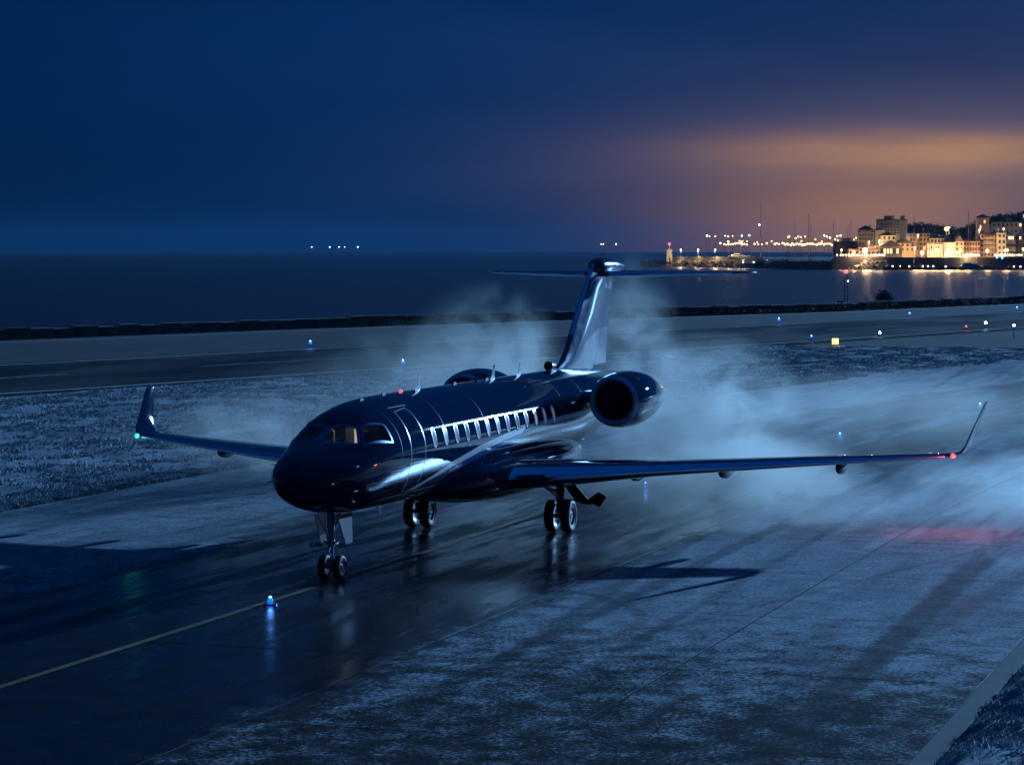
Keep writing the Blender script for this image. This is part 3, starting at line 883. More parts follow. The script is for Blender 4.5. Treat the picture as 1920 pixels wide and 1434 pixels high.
for sy in (1, -1):
    rs = [section(w[1], w[0] * sy, w[2], w[3], w[4], w[5] * sy) for w in WT]
    mb = MB(); mb.rings(rs)
    wing = mb.build('wing', M['paint'], jet, smooth=40)
    # polished slat along the leading edge
    rs = []
    for k in range(25):
        y = 2.05 + (13.45 - 2.05) * k / 24
        xl, z, ch, t = at_y(y)
        f = foil(t)
        sel = [(cx_, th) for cx_, th in f if (th >= 0 and cx_ < .10) or (th < 0 and cx_ < .012)]
        rs.append([Vector((xl - cx_ * ch + .006, y * sy, z + th * ch + math.copysign(.005, th))) for cx_, th in sel])
    mb = MB(); mb.rings(rs, False, False, False); mb.build('slat', M['slat'], wing, smooth=True)
    # dark root cuff in front of the slat
    # flap track fairings
    for y in (4.4, 7.0, 10.3):
        xl, z, ch, t = at_y(y)
        cxp = xl - ch * .80; L_ = 2.1 if y < 9 else 1.7
        rs = []
        for k in range(13):
            a = k / 12; r_ = max(.004, math.sin(PI * a ** .8) ** .7)
            rs.append([(cxp + L_ * (.5 - a), y * sy + math.cos(q) * .15 * r_, z - .30 + math.sin(q) * (.22 * r_)) for q in [2 * PI * i / 14 for i in range(14)]])
        mb = MB(); mb.rings(rs); mb.build('flap_fairing', M['paint'], wing, smooth=True)
    # flap and aileron panels as separate trailing pieces
    for nm, ya, yb in (('flap', 2.1, 5.4), ('flap', 5.55, 9.6), ('aileron', 9.75, 13.2)):
        rs = []
        for k in range(6):
            y = ya + (yb - ya) * k / 5; xl, z, ch, t = at_y(y)
            f = foil(t, .74, 1.0, 6)
            rs.append([Vector((xl - cx_ * ch - .015, y * sy, z + th * ch + math.copysign(.006, th))) for cx_, th in f])
        mb = MB(); mb.rings(rs); mb.build(nm, M['paint'], wing, smooth=40)
    # static wicks
    # navigation light
    xl, z, ch, t = at_y(13.4)
    navm = MB().sphere((-2.70, 13.68 * sy, 2.355), .075, 12, 8).build('navigation_light', M['redhot'] if sy > 0 else M['greenhot'], jet, smooth=True)
    ld = bpy.data.lights.new('navigation_light_glow', 'POINT'); ld.energy = 75.0 if sy > 0 else 2.0; ld.color = (1.0, .06, .08) if sy > 0 else (.10, 1.0, .75); ld.shadow_soft_size = .08
    lo = bpy.data.objects.new('navigation_light_glow', ld); COL.objects.link(lo); lo.parent = navm; lo.location = (-2.55, 13.80 * sy, 2.25)

# --- belly and wing root fairing
BF = [(7.6, 1.66, .05, 1.72), (7.2, 1.52, .75, 1.80), (6.3, 1.36, 1.35, 1.92), (5.0, 1.22, 1.78, 2.02), (3.0, 1.12, 1.95, 2.10), (0.0, 1.10, 1.95, 2.12), (-2.5, 1.16, 1.80, 2.10), (-4.5, 1.36, 1.40, 2.05), (-6.0, 1.62, .85, 1.98), (-6.9, 1.88, .1, 2.0)]
rs = []
bx_ = [b[0] for b in BF][::-1]
for k in range(40):
    x = 7.6 - 14.5 * k / 39
    zb, w, zc_ = (pchip(x, bx_, [b[q] for b in BF][::-1]) for q in (1, 2, 3))
    ring = []
    for i in range(40):
        a = 2 * PI * i / 40; c, s = math.cos(a), math.sin(a); e = 2 / 2.6
        yy = w * math.copysign(abs(c) ** e, c); ss = math.copysign(abs(s) ** e, s)
        ring.append((x, yy, zc_ + (ss * (zc_ - zb) if s < 0 else ss * .55)))
    rs.append(ring)
mb = MB(); mb.rings(rs); mb.build('belly_fairing', M['paint'], jet, smooth=True)

# --- engines
for sy in (1, -1):
    o_ = (-4.0, 2.56 * sy, 3.74)
    prof = [(-.10, .80), (-.35, .86), (-.8, .905), (-1.4, .925), (-2.1, .90), (-2.9, .82), (-3.6, .71), (-4.2, .58), (-4.22, .54), (-3.9, .52)]
    nac = MB().lathe(prof, o_, 'x', 48).build('engine', M['paint'], jet, smooth=50)
    lip = [(-.16, .822), (-.07, .79), (-.015, .75), (.0, .71), (-.025, .67), (-.10, .64), (-.2, .628)]
    MB().lathe(lip, o_, 'x', 48).build('inlet_lip', M['lip'], nac, smooth=True)
    MB().lathe([(-.2, .628), (-.6, .635), (-1.15, .66), (-1.2, .66)], o_, 'x', 40).build('inlet_duct', M['duct'], nac, smooth=True)
    MB().lathe([(-1.18, .665), (-1.19, .18), (-1.0, .12), (-.85, .002)], o_, 'x', 32).build('spinner', M['gearpaint'], nac, smooth=40)
    fan = MB()
    for k in range(20):
        a = 2 * PI * k / 20; t_ = Vector((0, math.cos(a), math.sin(a))); s_ = Vector((0, -math.sin(a), math.cos(a)))
        c_ = Vector(o_)
        fan.poly([c_ + Vector((-1.12, 0, 0)) + t_ * .16 - s_ * .02, c_ + Vector((-1.04, 0, 0)) + t_ * .16 + s_ * .05, c_ + Vector((-1.02, 0, 0)) + t_ * .64 + s_ * .14, c_ + Vector((-1.14, 0, 0)) + t_ * .64 - s_ * .03])
    fan.build('fan', M['strut'], nac)
    MB().lathe([(-3.9, .52), (-4.25, .47), (-4.75, .38), (-4.78, .35), (-4.4, .34)], o_, 'x', 32).build('exhaust_nozzle', M['strut'], nac, smooth=50)
    rs = []
    for y, xl, ch, z in ((1.05, -4.5, 4.0, 3.74), (1.45, -4.75, 3.6, 3.76), (1.95, -5.0, 3.0, 3.76)):
        rs.append(section(xl, y * sy, z, ch, .13))
    MB().rings(rs).build('pylon', M['paint'], jet, smooth=40)

# --- tail
FN = [(4.35, -5.35, -11.9, .045), (4.62, -5.75, -11.95, .06), (4.85, -6.55, -12.0, .075), (5.2, -7.1, -12.1, .085), (5.7, -7.62, -12.25, .09), (6.4, -8.35, -12.45, .09), (7.3, -9.35, -12.72, .09), (8.0, -10.12, -12.95, .10), (8.18, -10.4, -12.98, .09)]
mb = MB(); mb.rings([section(xl, 0, z, xl - xt, t, R(90), 0, .70) for z, xl, xt, t in FN]); fin = mb.build('fin', M['tailpaint'], jet, smooth=40)
mb = MB(); mb.rings([section(xl, 0, z, xl - xt, t * .98, R(90), .708, 1.0) for z, xl, xt, t in FN[1:-1]]); mb.build('rudder', M['tailpaint'], fin, smooth=40)
rs = []
fz = [f[0] for f in FN]
for k in range(12):
    z = 5.75 + 2.35 * k / 11
    xl, xt, t = (pchip(z, fz, [f[q] for f in FN]) for q in (1, 2, 3)); ch = xl - xt
    sel = [(c, th) for c, th in foil(t) if c < .07]
    rs.append([Vector((xl - c * ch + .006, -th * ch - math.copysign(.005, th), z)) for c, th in sel])
mb = MB(); mb.rings(rs, False, False, False); mb.build('leading_edge', M['slat'], fin, smooth=True)
# ram air scoop at the foot of the fin
mb = MB().lathe([(-.9, .02), (-.5, .10), (-.1, .15), (0, .16), (.02, .15), (.0, .135), (-.2, .12)], (-5.25, 0, 4.78), 'x', 20)
sc_ = mb.build('ram_air_scoop', M['chrome'], jet, smooth=60)
MB().lathe([(-.10, .128), (-.105, .002)], (-5.25, 0, 4.78), 'x', 20).build('scoop_mouth', M['black'], sc_)
MB().box((-5.5, 0, 4.64), (.35, .06, .12)).box((-5.5, 0.02, 4.655), (.55, .22, .03)).build('scoop_foot', M['chrome'], sc_)
# bullet fairing at the top
mb = MB().lathe([(.0, .02), (-.12, .15), (-.45, .26), (-1.0, .32), (-1.8, .31), (-2.7, .24), (-3.6, .12), (-4.1, .02)], (-10.25, 0, 8.0), 'x', 24)
mb.build('bullet_fairing', M['tailpaint'], jet, smooth=True)
MB().lathe([(.012, .02), (-.11, .157), (-.44, .268), (-.62, .29)], (-10.25, 0, 8.0), 'x', 24).build('bullet_cap', M['paint'], jet, smooth=True)
for k in range(3):
    rs = []
    for i in range(9):
        a = -PI / 2 + PI * i / 8 * .0 + 0
    # curved seal plates below the tailplane root
    rr_ = .48 - .09 * k
    mb = MB()
    for s in (-1, 1):
        arc = [(-12.0 - math.cos(q) * rr_ * 1.5, s * (.155 + .012 * k), 7.72 - math.sin(q) * rr_) for q in [PI * i / 14 for i in range(15)]]
        mb.rings([[Vector(p) for p in arc], [Vector(p) + Vector((0, s * .015, .03)) for p in arc]], False, False, False)
    mb.build('seal_plate', M['chrome'], jet, smooth=True)
HT = [(0.0, -10.55, 7.74, 2.75, .10), (0.5, -10.85, 7.745, 2.6, .10), (2.5, -12.0, 7.76, 1.95, .095), (4.45, -13.12, 7.78, 1.3, .09), (4.75, -13.45, 7.785, 1.02, .08), (4.88, -13.95, 7.79, .55, .06)]
for sy in (1, -1):
    mb = MB(); mb.rings([section(x, y * sy, z, c, t, 0, 0, .72) for y, x, z, c, t in HT]); st = mb.build('tailplane', M['tailpaint'], jet, smooth=40)
    mb = MB(); mb.rings([section(x, y * sy, z, c, t * .95, 0, .73, 1.0) for y, x, z, c, t in HT[1:-1]]); mb.build('elevator', M['tailpaint'], st, smooth=40)
    rs = []
    for k in range(10):
        y = .45 + 3.85 * k / 9
        xl, z, ch, t = (pchip(y, [h[0] for h in HT], [h[q] for h in HT]) for q in (1, 2, 3, 4))
        rs.append([Vector((xl - c * ch + .005, y * sy, z + th * ch + math.copysign(.004, th))) for c, th in foil(t) if c < .10])
    mb = MB(); mb.rings(rs, False, False, False); mb.build('leading_edge', M['slat'], st, smooth=True)

# --- small things on the skin
def blade_antenna(x, h, lean=.22, thd=90.0):
    p = fus(x, R(thd)); n = fnorm(x, R(thd))
    mk = lambda f, c, w: [p + n * (h * f) + Vector((-lean * h * f * 1.6 + a, b, 0)) for a, b in ((c / 2, 0), (0, w), (-c / 2, 0), (0, -w))]
    MB().rings([mk(-.03, .46, .03), mk(.12, .34, .028), mk(.25, .26, .022), mk(1.0, .13, .012)]).build('blade_antenna', M['white'], jet)
for x, h in ((7.1, .46), (0.45, .42), (-2.1, .40)): blade_antenna(x, h)
blade_antenna(10.25, .36, .3, -90.0); blade_antenna(9.1, .16, .3, -90.0)
bc = MB().sphere(fus(8.45, R(90)) + Vector((0, 0, .015)), .055, 12, 6).build('beacon', M['beacon'], jet, smooth=True)
for x, t in ((11.6, 88.0), (9.9, 89.0), (4.0, 90.0), (2.2, 87.0), (1.3, 87.0)):
    p = fus(x, R(t)); MB().rings([[p + Vector((a, b, -.02)) for a, b in ((.14, .03), (-.14, .05), (-.14, -.05), (.14, -.03))], [p + Vector((a, b, .06)) for a, b in ((.06, .015), (-.10, .025), (-.10, -.025), (.06, -.015))]]).build('small_antenna', M['gearpaint'], jet)
for sgn in (1, -1):
    for x, t, l in ((14.64, 12.7, .16), (14.60, -23.0, .22), (14.39, -41.0, .12), (15.6, -8.0, .14)):
        tt_ = t if sgn > 0 else 180 - t
        p = fo(x, tt_, -.01); q = fo(x, tt_, .09)
        MB().tube(p, q, .018, .014, 6).tube(q - Vector((.03, 0, 0)), q + Vector((l, 0, 0)), .011, .006, 8).build('air_probe', M['probe'], jet)
# panel joints round the body
for x_ in (15.25, 12.05, 8.6, 5.2, -2.6, -5.0, -8.2):
    strip('panel_joint', [(x_, t_) for t_ in range(-60, 241, 12)], .012, M['seam'], .0025, 2)
# windscreen wipers
for sgn in (1, -1):
    a = fo(14.80, 90 - sgn * 12, .02); b = fo(14.05, 90 - sgn * 24, .03)
    MB().tube(a, b, .012, .008, 6).build('wiper', M['chrome'], jet)

# --- landing gear
def wheel(parent, c, r, w, sgn, hub=.52):
    prof = [(-w / 2 * .72, r * .60), (-w / 2 * .95, r * .72), (-w / 2, r * .84), (-w / 2 * .82, r * .95), (-w / 2 * .45, r * .995), (0, r), (w / 2 * .45, r * .995), (w / 2 * .82, r * .95), (w / 2, r * .84), (w / 2 * .95, r * .72), (w / 2 * .72, r * .60)]
    MB().lathe(prof, c, 'y', 36).build('tyre', M['tyre'], parent, smooth=True)
    s = sgn
    rim = [(s * w * .30, r * .645), (s * w * .42, r * .62), (s * w * .40, r * .56), (s * w * .22, r * .50), (s * w * .20, r * .36), (s * w * .30, r * .30), (s * w * .33, r * .22), (s * w * .24, r * .16), (s * w * .36, r * .12), (s * w * .38, .001)]
    MB().lathe(rim, c, 'y', 32).lathe([(-s * w * .36, r * .62), (-s * w * .2, r * .4), (-s * w * .2, .001)], c, 'y', 24).build('rim', M['rim'], parent, smooth=30)
    for k in range(8):
        a = 2 * PI * k / 8; MB().tube((c[0] + math.sin(a) * r * .42, c[1] + s * w * .18, c[2] + math.cos(a) * r * .42), (c[0] + math.sin(a) * r * .42, c[1] + s * w * .27, c[2] + math.cos(a) * r * .42), r * .035, None, 6).build('wheel_bolt', M['chrome'], parent)

# nose gear
ng = MB().tube((13.55, 0, .32), (13.58, 0, .95), .055, .055, 14).tube((13.58, 0, .85), (13.66, 0, 1.9), .085, .10, 14).tube((13.55, -.30, .32), (13.55, .30, .32), .05, None, 12).tube((13.58, 0, 1.15), (12.75, 0, 1.85), .04, None, 8).build('nose_gear', M['strut'], jet, smooth=40)
for s in (-1, 1): wheel(ng, (13.55, .21 * s, .32), .32, .20, s)
det = MB()
det.tube((13.62, 0, .62), (13.82, 0, .74), .03).tube((13.82, 0, .74), (13.64, 0, .95), .03)          # torque link
det.box((13.62, 0, .98), (.20, .34, .10)).tube((13.70, -.20, .92), (13.78, -.42, .92), .055).tube((13.70, .20, .95), (13.74, .30, .80), .018)
det.tube((13.66, .09, 1.0), (13.60, .16, 1.75), .014).tube((13.66, -.09, 1.0), (13.60, -.18, 1.75), .014).tube((13.70, 0, 1.05), (13.95, -.25, 1.72), .016).tube((13.68, .05, 1.08), (13.9, .22, 1.74), .016)
for k in range(14): det.sphere((13.66 + rnd.uniform(-.03, .08), rnd.uniform(-.12, .10), .70 + k * .045), rnd.uniform(.018, .035), 7, 5)
det.build('strut_fittings', M['chrome'], ng, smooth=30)
tl = MB().lathe([(0, .02), (.05, .075), (.10, .085), (.105, .08)], (13.74, -.44, .92), 'x', 16).lathe([(0, .02), (.05, .06), (.09, .07), (.095, .06)], (13.74, -.24, .94), 'x', 16).build('taxi_lamp', M['chrome'], ng, smooth=40)
for s in (-1, 1):
    MB().rings([[(13.95, .30 * s, 1.72), (12.95, .30 * s, 1.72), (13.02, .34 * s, .92), (13.48, .34 * s, .92)], [(13.95, .325 * s, 1.72), (12.95, .325 * s, 1.72), (13.02, .365 * s, .92), (13.48, .365 * s, .92)]]).build('gear_door', M['gearpaint'] if s > 0 else M['black'], ng)
# main gears
for sy in (1, -1):
    y0 = 2.28 * sy
    mg = MB().tube((.75, y0, .5), (.82, y0 + .02 * sy, 1.15), .085, .085, 14).tube((.80, y0, .95), (.95, y0 + .10 * sy, 2.0), .13, .15, 14).tube((.75, y0 - .36, .5), (.75, y0 + .36, .5), .06, None, 12).build('main_gear', M['gearpaint'], jet, smooth=40)
    for s in (-1, 1): wheel(mg, (.75, y0 + .255 * s, .5), .5, .30, s)
    MB().tube((.86, y0, 1.25), (1.0, y0 - 1.0 * sy, 1.55), .04).tube((.84, y0, 1.05), (2.2, y0 - .3 * sy, 1.75), .045).tube((.98, y0, .62), (1.12, y0, .88), .03).tube((1.12, y0, .88), (.92, y0, 1.10), .03).build('side_brace', M['strut'], mg)
    # door hinged outboard, hanging in two leaves
    for pl in ([(2.36, 1.60), (2.70, 1.62), (3.22, 1.05), (3.22, .90), (3.02, .92), (2.84, .98)], [(3.225, 1.05), (3.55, 1.29), (3.80, 1.14), (3.58, .82), (3.38, .92), (3.225, .90)]):
        MB().prism([(.98, y * sy, z) for y, z in pl], (-.05, 0, 0)).build('gear_door', M['black'], mg)
    MB().tube((.84, y0, 1.02), (.95, 3.18 * sy, 1.0), .022, None, 6).build('door_link', M['strut'], mg)
# lower beacon and tail light
MB().sphere((1.5, 0, 1.09), .06, 10, 6).build('belly_beacon', M['chrome'], jet, smooth=True)
MB().sphere((-14.62, 0, 3.97), .06, 10, 6).build('tail_light', M['chrome'], jet, smooth=True)
def nth(k): return ('%d%s' % (k, 'th' if 10 < k % 100 < 14 else {1: 'st', 2: 'nd', 3: 'rd'}.get(k % 10, 'th')))

# ================================================================== AIRFIELD FURNITURE
def airfield_light(x, y, label, lens='bluelamp', h=0.30, r=0.09, energy=5.0, colour=(.08, .3, 1.0), group='blue airfield edge lights', name='airfield_light'):
    e = empty(name, (x, y, 0), 0, label, 'light', group)
    MB().lathe([(0, .17), (.03, .17), (.045, .10), (.06, .045), (h - .06, .04), (h - .05, .075), (h - .01, .08), (h, .06)], (0, 0, 0), 'z', 14, True, True).build('stem', M['strut'], e, smooth=40)
    o = MB().lathe([(h, r * .85), (h + r * .6, r), (h + r * 1.3, r * .8), (h + r * 1.75, r * .4), (h + r * 1.85, .002)], (0, 0, 0), 'z', 14, True).build('lens', M[lens], e, smooth=True)
    if lens == 'bluelamp':
        MB().lathe([(h + r * 1.55, .002), (h + r * 1.65, r * .36), (h + r * 1.9, r * .40), (h + r * 2.1, r * .26), (h + r * 2.2, .002)], (0, 0, 0), 'z', 10).build('filament', M['bluecore'], e, smooth=True)
    if energy:
        l = bpy.data.lights.new('lens_glow', 'POINT'); l.energy = energy * .6; l.color = colour; l.shadow_soft_size = r
        q = bpy.data.objects.new('lens_glow', l); COL.objects.link(q); q.parent = o; q.location = (0, 0, h + r * 2.9)
    return e

airfield_light(18.56, 0.42, 'blue light on the yellow line ahead of the nose wheels', h=.05, r=.07, energy=5)
airfield_light(-14.5, 0.78, 'blue light under the port wing beside the main wheels', h=.05, r=.07, energy=10)
airfield_light(-41.9, 2.45, 'blue light on the yellow line behind the port wing', h=.05, r=.07, energy=10)
airfield_light(-67.1, 5.2, 'blue light on the yellow line just right of the port winglet', h=.05, r=.07, energy=10)
airfield_light(-134.5, -62.4, 'bright blue light left on the far edge of the runway', h=.34, r=.13, energy=40)
airfield_light(-101, -41.2, 'bright blue light on the near runway edge above the cabin roof', h=.34, r=.12, energy=40)
airfield_light(-175.4, -50.9, 'blue light on the far runway edge left of the fin', h=.34, r=.12, energy=30)
airfield_light(-218.5, -39.6, 'bright blue light on the far runway edge right of the tailplane', h=.34, r=.15, energy=40)
airfield_light(-163.9, -24.4, 'small blue light beside the yellow lit sign', h=.34, r=.09, energy=8)
airfield_light(-251, -30.2, 'blue light on the far runway edge below the round bush', h=.34, r=.12, energy=20)
airfield_light(-286, -21.5, 'rightmost blue light on the far runway edge', h=.34, r=.14, energy=20)
airfield_light(-177.5, -20.5, 'pale white light on the near runway edge right of the sign', 'whitelamp', .34, .12, 10, (.7, .9, 1), 'white runway edge lights')
airfield_light(-208, -14.6, 'greenish white light on a stem at the far right of the runway', 'whitelamp', .5, .15, 10, (.7, 1, .9), 'white runway edge lights')
airfield_light(-180, -7.9, 'white light on a tall pale post at the right picture edge', 'whitelamp', 1.1, .12, 8, (1, .85, .7), 'white runway edge lights')
airfield_light(-202, -15.8, 'tiny red light on the runway edge at the right', 'red', .34, .08, 4, (1, .1, .1))

# lit taxiway sign
sg = empty('taxiway_sign', (-149, -19.2, 0), R(18), 'small yellow lit sign standing on the grass beside the runway', 'sign')
MB().box((0, 0, .55), (.28, .62, .62)).build('box', M['black'], sg)
MB().box((.146, 0, .56), (.012, .56, .52)).build('face', M['signface'], sg)
for s in (-1, 1): MB().tube((0, .22 * s, 0), (0, .22 * s, .26), .03).build('leg', M['strut'], sg)
l = bpy.data.lights.new('sign_glow', 'POINT'); l.energy = 25; l.color = (1, .75, .25); l.shadow_soft_size = .2
q = bpy.data.objects.new('sign_glow', l); COL.objects.link(q); q.parent = sg; q.location = (.6, 0, .5)
# marker post
mk = empty('marker_post', (-85.9, -6.9, 0), 0, 'thin pale marker post at the far edge of the taxiway', 'post')
MB().tube((0, 0, 0), (0, 0, .75), .045, .04, 10).build('post', M['white'], mk)
MB().tube((0, 0, .48), (0, 0, .62), .05, .05, 10).build('band', mat('orange_band', (.55, .16, .10), .5), mk)
MB().lathe([(0, .16), (.03, .15), (.05, .05)], (0, 0, 0), 'z', 12, True, True).build('foot', M['kerbstone'], mk)

# mast with red lamp by the shore
ms = empty('warning_mast', (-298, -47.4, 0), R(18), 'slim dark mast with a red lamp on the shore', 'mast')
for s in (-1, 1): MB().tube((0, .22 * s, 0), (0, .22 * s, 5.0), .07, .05, 8).build('pole', M['black'], ms)
for k in range(7): MB().tube((0, -.22, .5 + k * .65), (0, .22, .5 + k * .65), .03, None, 6).build('rung', M['black'], ms)
MB().sphere((0, 0, 5.25), .24, 12, 8).build('red_lamp', M['red'], ms, smooth=True)
MB().sphere((.1, .24, 3.9), .10, 8, 6).build('white_lamp', M['whitelamp'], ms, smooth=True)
MB().box((.2, -.9, .55), (.7, .8, 1.1)).build('cabinet', M['bank'], ms)
MB().box((.2, .9, .4), (.6, .5, .8)).build('cabinet', M['bank'], ms)

# shrubs: leaf clusters on short stems
M['leaf'] = mat('dark_leaf', (0.016, 0.024, 0.020), .8, var=.5, vscale=1.5)
def leaf_cloud(rs, centre, rad, n, size):
    P = rs.normal(size=(n, 3)); P /= np.linalg.norm(P, axis=1)[:, None]; P *= (rs.rand(n) ** .45)[:, None] * np.asarray(rad)
    P = P + np.asarray(centre)
    A = rs.normal(size=(n, 3)) * size; B = rs.normal(size=(n, 3)) * size
    V = np.stack([P, P + A, P + B], 1).reshape(-1, 3)
    return V
def tri_mesh(name, V):
    me = bpy.data.meshes.new(name)
    me.from_pydata(V.tolist(), [], np.arange(len(V)).reshape(-1, 3).tolist()); me.update(); return me
rs = np.random.RandomState(4)
for (x, y, r, lab) in ((-313.4, -44.6, 1.35, 'round dark bush on the shore right of the red-lamp mast'), (-330.5, -38.6, .55, 'small dark bush on the shore far right of the round one'), (-338, -34.2, .60, 'small dark bush on the shore near the right edge')):
    b = empty('bush', (x, y, 0), 0, lab, 'bush', 'bushes on the shore')
    V = np.concatenate([leaf_cloud(rs, (rs.uniform(-.5, .5) * r, rs.uniform(-.7, .7) * r, r * rs.uniform(.5, 1.15)), (r * .62,) * 3, 260, .13) for _ in range(7)])
    link('foliage', tri_mesh('foliage', V), M['leaf'], b)
    for k in range(4): MB().tube((0, 0, -.05), (rs.uniform(-.4, .4) * r, rs.uniform(-.4, .4) * r, r * .8), .05, .02, 6).build('stem', M['bank'], b)
# low scrub along the shore, right half
V = []
for (x, y, a) in along([(-236, -63), *SHORE[3:7]], .55):
    hgt = .35 + .75 * float(vnoise(np.array([x * .09]), np.array([y * .09]), 5)[0]) * min(1, max(.25, (-x - 230) / 60))
    V.append(leaf_cloud(rs, (x + 1.4 + rs.uniform(-.6, .6), y + 1.6 + rs.uniform(-.6, .6), hgt * .45), (.7, .7, hgt * .6), 26, .16))
tag(link('shore_scrub', tri_mesh('shore_scrub', np.concatenate(V)), M['leaf']), 'low dark scrub growing along the shore behind the runway', 'scrub', kind='stuff')

# ================================================================== HARBOUR TOWN ACROSS THE WATER
CAMP = Vector(cam.location)
FWH = Vector((math.cos(CAM_YAW), math.sin(CAM_YAW), 0)); RT = Vector((math.sin(CAM_YAW), -math.cos(CAM_YAW), 0))
FACE = math.atan2(RT.y, RT.x)                     # turn that lets a house look over the bay
def bay(u, dist, z=0.0):                          # bearing (survey units right of the bay axis), distance, height
    p = CAMP + FWH * dist + RT * ((u - 960.0) / 4947.3 * dist); return Vector((p.x, p.y, z))
def hz(v, dist): return 8.649 + (465.1 - v) / 4947.3 * dist

def facade(name, col, var=.12): return mat(name, col, .85, var=var, vscale=.25)
F = [facade('render_peach', (.62, .42, .28)), facade('render_beige', (.60, .52, .38)), facade('render_cream', (.66, .60, .48)), facade('render_pink', (.55, .36, .29)), facade('render_grey', (.36, .36, .36)), facade('stone_dark', (.14, .13, .13))]
M['quaystone'] = mat('quay_stone', (.05, .055, .07), .9, var=.3, vscale=.3)
M['roof'] = mat('roof_tiles', (.085, .070, .068), .9, var=.25, vscale=.5, bump=.5, bscale=3)
M['shutter'] = mat('window_dark', (.05, .045, .045), .4, var=.3)
M['balcony'] = mat('balcony_slab', (.34, .30, .25), .8)
WINMESH = {}
def winmesh(w, h, m):
    k = (round(w, 1), round(h, 1), m)
    if k not in WINMESH:
        mb = MB(); mb.box((0, -.04, 0), (w, .10, h)); me = mb.mesh('window'); me.materials.append(M[m]); WINMESH[k] = me
    return WINMESH[k]

def building(label, u0, u1, vt, vb, D, fm, roof='hip', nx=4, nz=3, lit=(), depth=11.0, turn=0.0, win=(1.0, 1.5), balc=(), rooflift=2.2, name='house', skip=()):
    z0, z1 = hz(vb, D), hz(vt, D)
    w = (u1 - u0) / 4947.3 * D
    e = empty(name, bay((u0 + u1) / 2, D + depth / 2, z0), FACE + turn, label, 'building', 'houses of the harbour town')
    h = z1 - z0
    MB().box((0, 0, h / 2 - 1.5), (w, depth, h + 3.0)).build('wall', F[fm], e)
    o = .35
    if roof == 'hip':
        ri = max(.2, w / 2 - depth / 2)
        MB().rings([[(-w / 2 - o, -depth / 2 - o, h + .004), (w / 2 + o, -depth / 2 - o, h + .004), (w / 2 + o, depth / 2 + o, h + .004), (-w / 2 - o, depth / 2 + o, h + .004)],
                    [(-w / 2 - o, -depth / 2 - o, h + .2), (w / 2 + o, -depth / 2 - o, h + .2), (w / 2 + o, depth / 2 + o, h + .2), (-w / 2 - o, depth / 2 + o, h + .2)],
                    [(-ri, -.1, h + rooflift), (ri, -.1, h + rooflift), (ri, .1, h + rooflift), (-ri, .1, h + rooflift)]]).build('roof', M['roof'], e)
    elif roof == 'gable':
        MB().prism([(-w / 2 - o, -depth / 2 - o, h + .004), (w / 2 + o, -depth / 2 - o, h + .004), (0, -depth / 2 - o, h + rooflift)], (0, depth + 2 * o, 0)).build('roof', M['roof'], e)
    else:
        MB().box((0, 0, h + .26), (w + .3, depth + .3, .5)).build('roof', M['roof'], e)
        MB().box((0, 0, h + 1.4), (w * .35, depth * .4, 1.8)).build('stair_head', F[4], e)
    ch = MB().box((w * .28, 1.0, h + rooflift * .75), (.7, .7, 1.8)).build('chimney', F[3], e)
    for i in range(nx):
        for k in range(nz):
            if (i, k) in skip: continue
            x = -w / 2 + w * (i + .5) / nx; z = h * (k + .55) / nz
            o_ = link('window', winmesh(win[0], min(win[1], h / nz * .62), 'litwindow' if (i, k) in lit else 'shutter'), None, e)
            o_.location = (x, -depth / 2, z)
    for k in balc:
        z = h * (k + .22) / nz
        MB().box((0, -depth / 2 - .6, z), (w * .72, 1.2, .18)).box((0, -depth / 2 - 1.15, z + .55), (w * .72, .08, .9)).build('balcony', M['balcony'], e)
    return e

B = building
B('pale block of flats with balconies, leftmost in the town', 1608, 1636, 431, 459, 1330, 1, 'hip', 5, 4, balc=(0, 1, 2, 3), depth=12, turn=-.1)
B('plain beige wing beside the leftmost block of flats', 1636.5, 1655, 432, 459, 1332, 1, 'flat', 1, 3, depth=11, skip=((0, 0), (0, 2)))
B('tallest block of flats, flat-roofed and grey beige', 1645, 1683, 413, 440, 1375, 2, 'flat', 6, 5, balc=(2, 3, 4), depth=14, name='apartment_block')
B('grey blank-sided wing of the tallest block', 1683.5, 1697, 413, 440, 1378, 4, 'flat', 1, 1, depth=12, name='apartment_block', skip=((0, 0),))
B('small beige house with square dark window below the tall block', 1650, 1676, 442, 461, 1318, 1, 'hip', 3, 2, rooflift=1.8)
B('long peach building with two window rows on the slope', 1701, 1739, 438, 470, 1325, 0, 'hip', 6, 4, lit=((1, 0), (4, 0)), depth=10)
B('low orange house with wide dark roof between flats and peach building', 1675, 1711, 456, 472, 1310, 0, 'hip', 4, 2, rooflift=2.4)
B('dark low boathouse with lit windows on the quay', 1646, 1688, 462, 482, 1300, 5, 'gable', 7, 1, lit=((1, 0), (2, 0), (3, 0), (5, 0)), rooflift=3.0, win=(1.1, 2.4))
B('peach house with pointed gable behind the bright lamp', 1607, 1622, 464, 482, 1305, 0, 'gable', 2, 2, rooflift=2.6)
B('low peach house at the left end of the quay', 1588, 1606.5, 467, 482, 1308, 0, 'hip', 3, 1, rooflift=1.2, lit=((1, 0),))
B('low peach annex right of the gabled house', 1622.5, 1645, 468, 482, 1306, 3, 'hip', 3, 1, rooflift=1.3)
B('long windowless dark shed left of the houses', 1564, 1607, 455, 470, 1345, 5, 'flat', 1, 1, skip=((0, 0),), depth=9, name='shed')
B('cream house with small windows above the colonnade', 1740, 1766, 447, 470, 1320, 2, 'hip', 4, 2, rooflift=1.4)
B('brightly floodlit house front in the middle of the quay', 1766.5, 1786, 455, 482, 1306, 2, 'hip', 1, 1, skip=((0, 0),), rooflift=1.2)
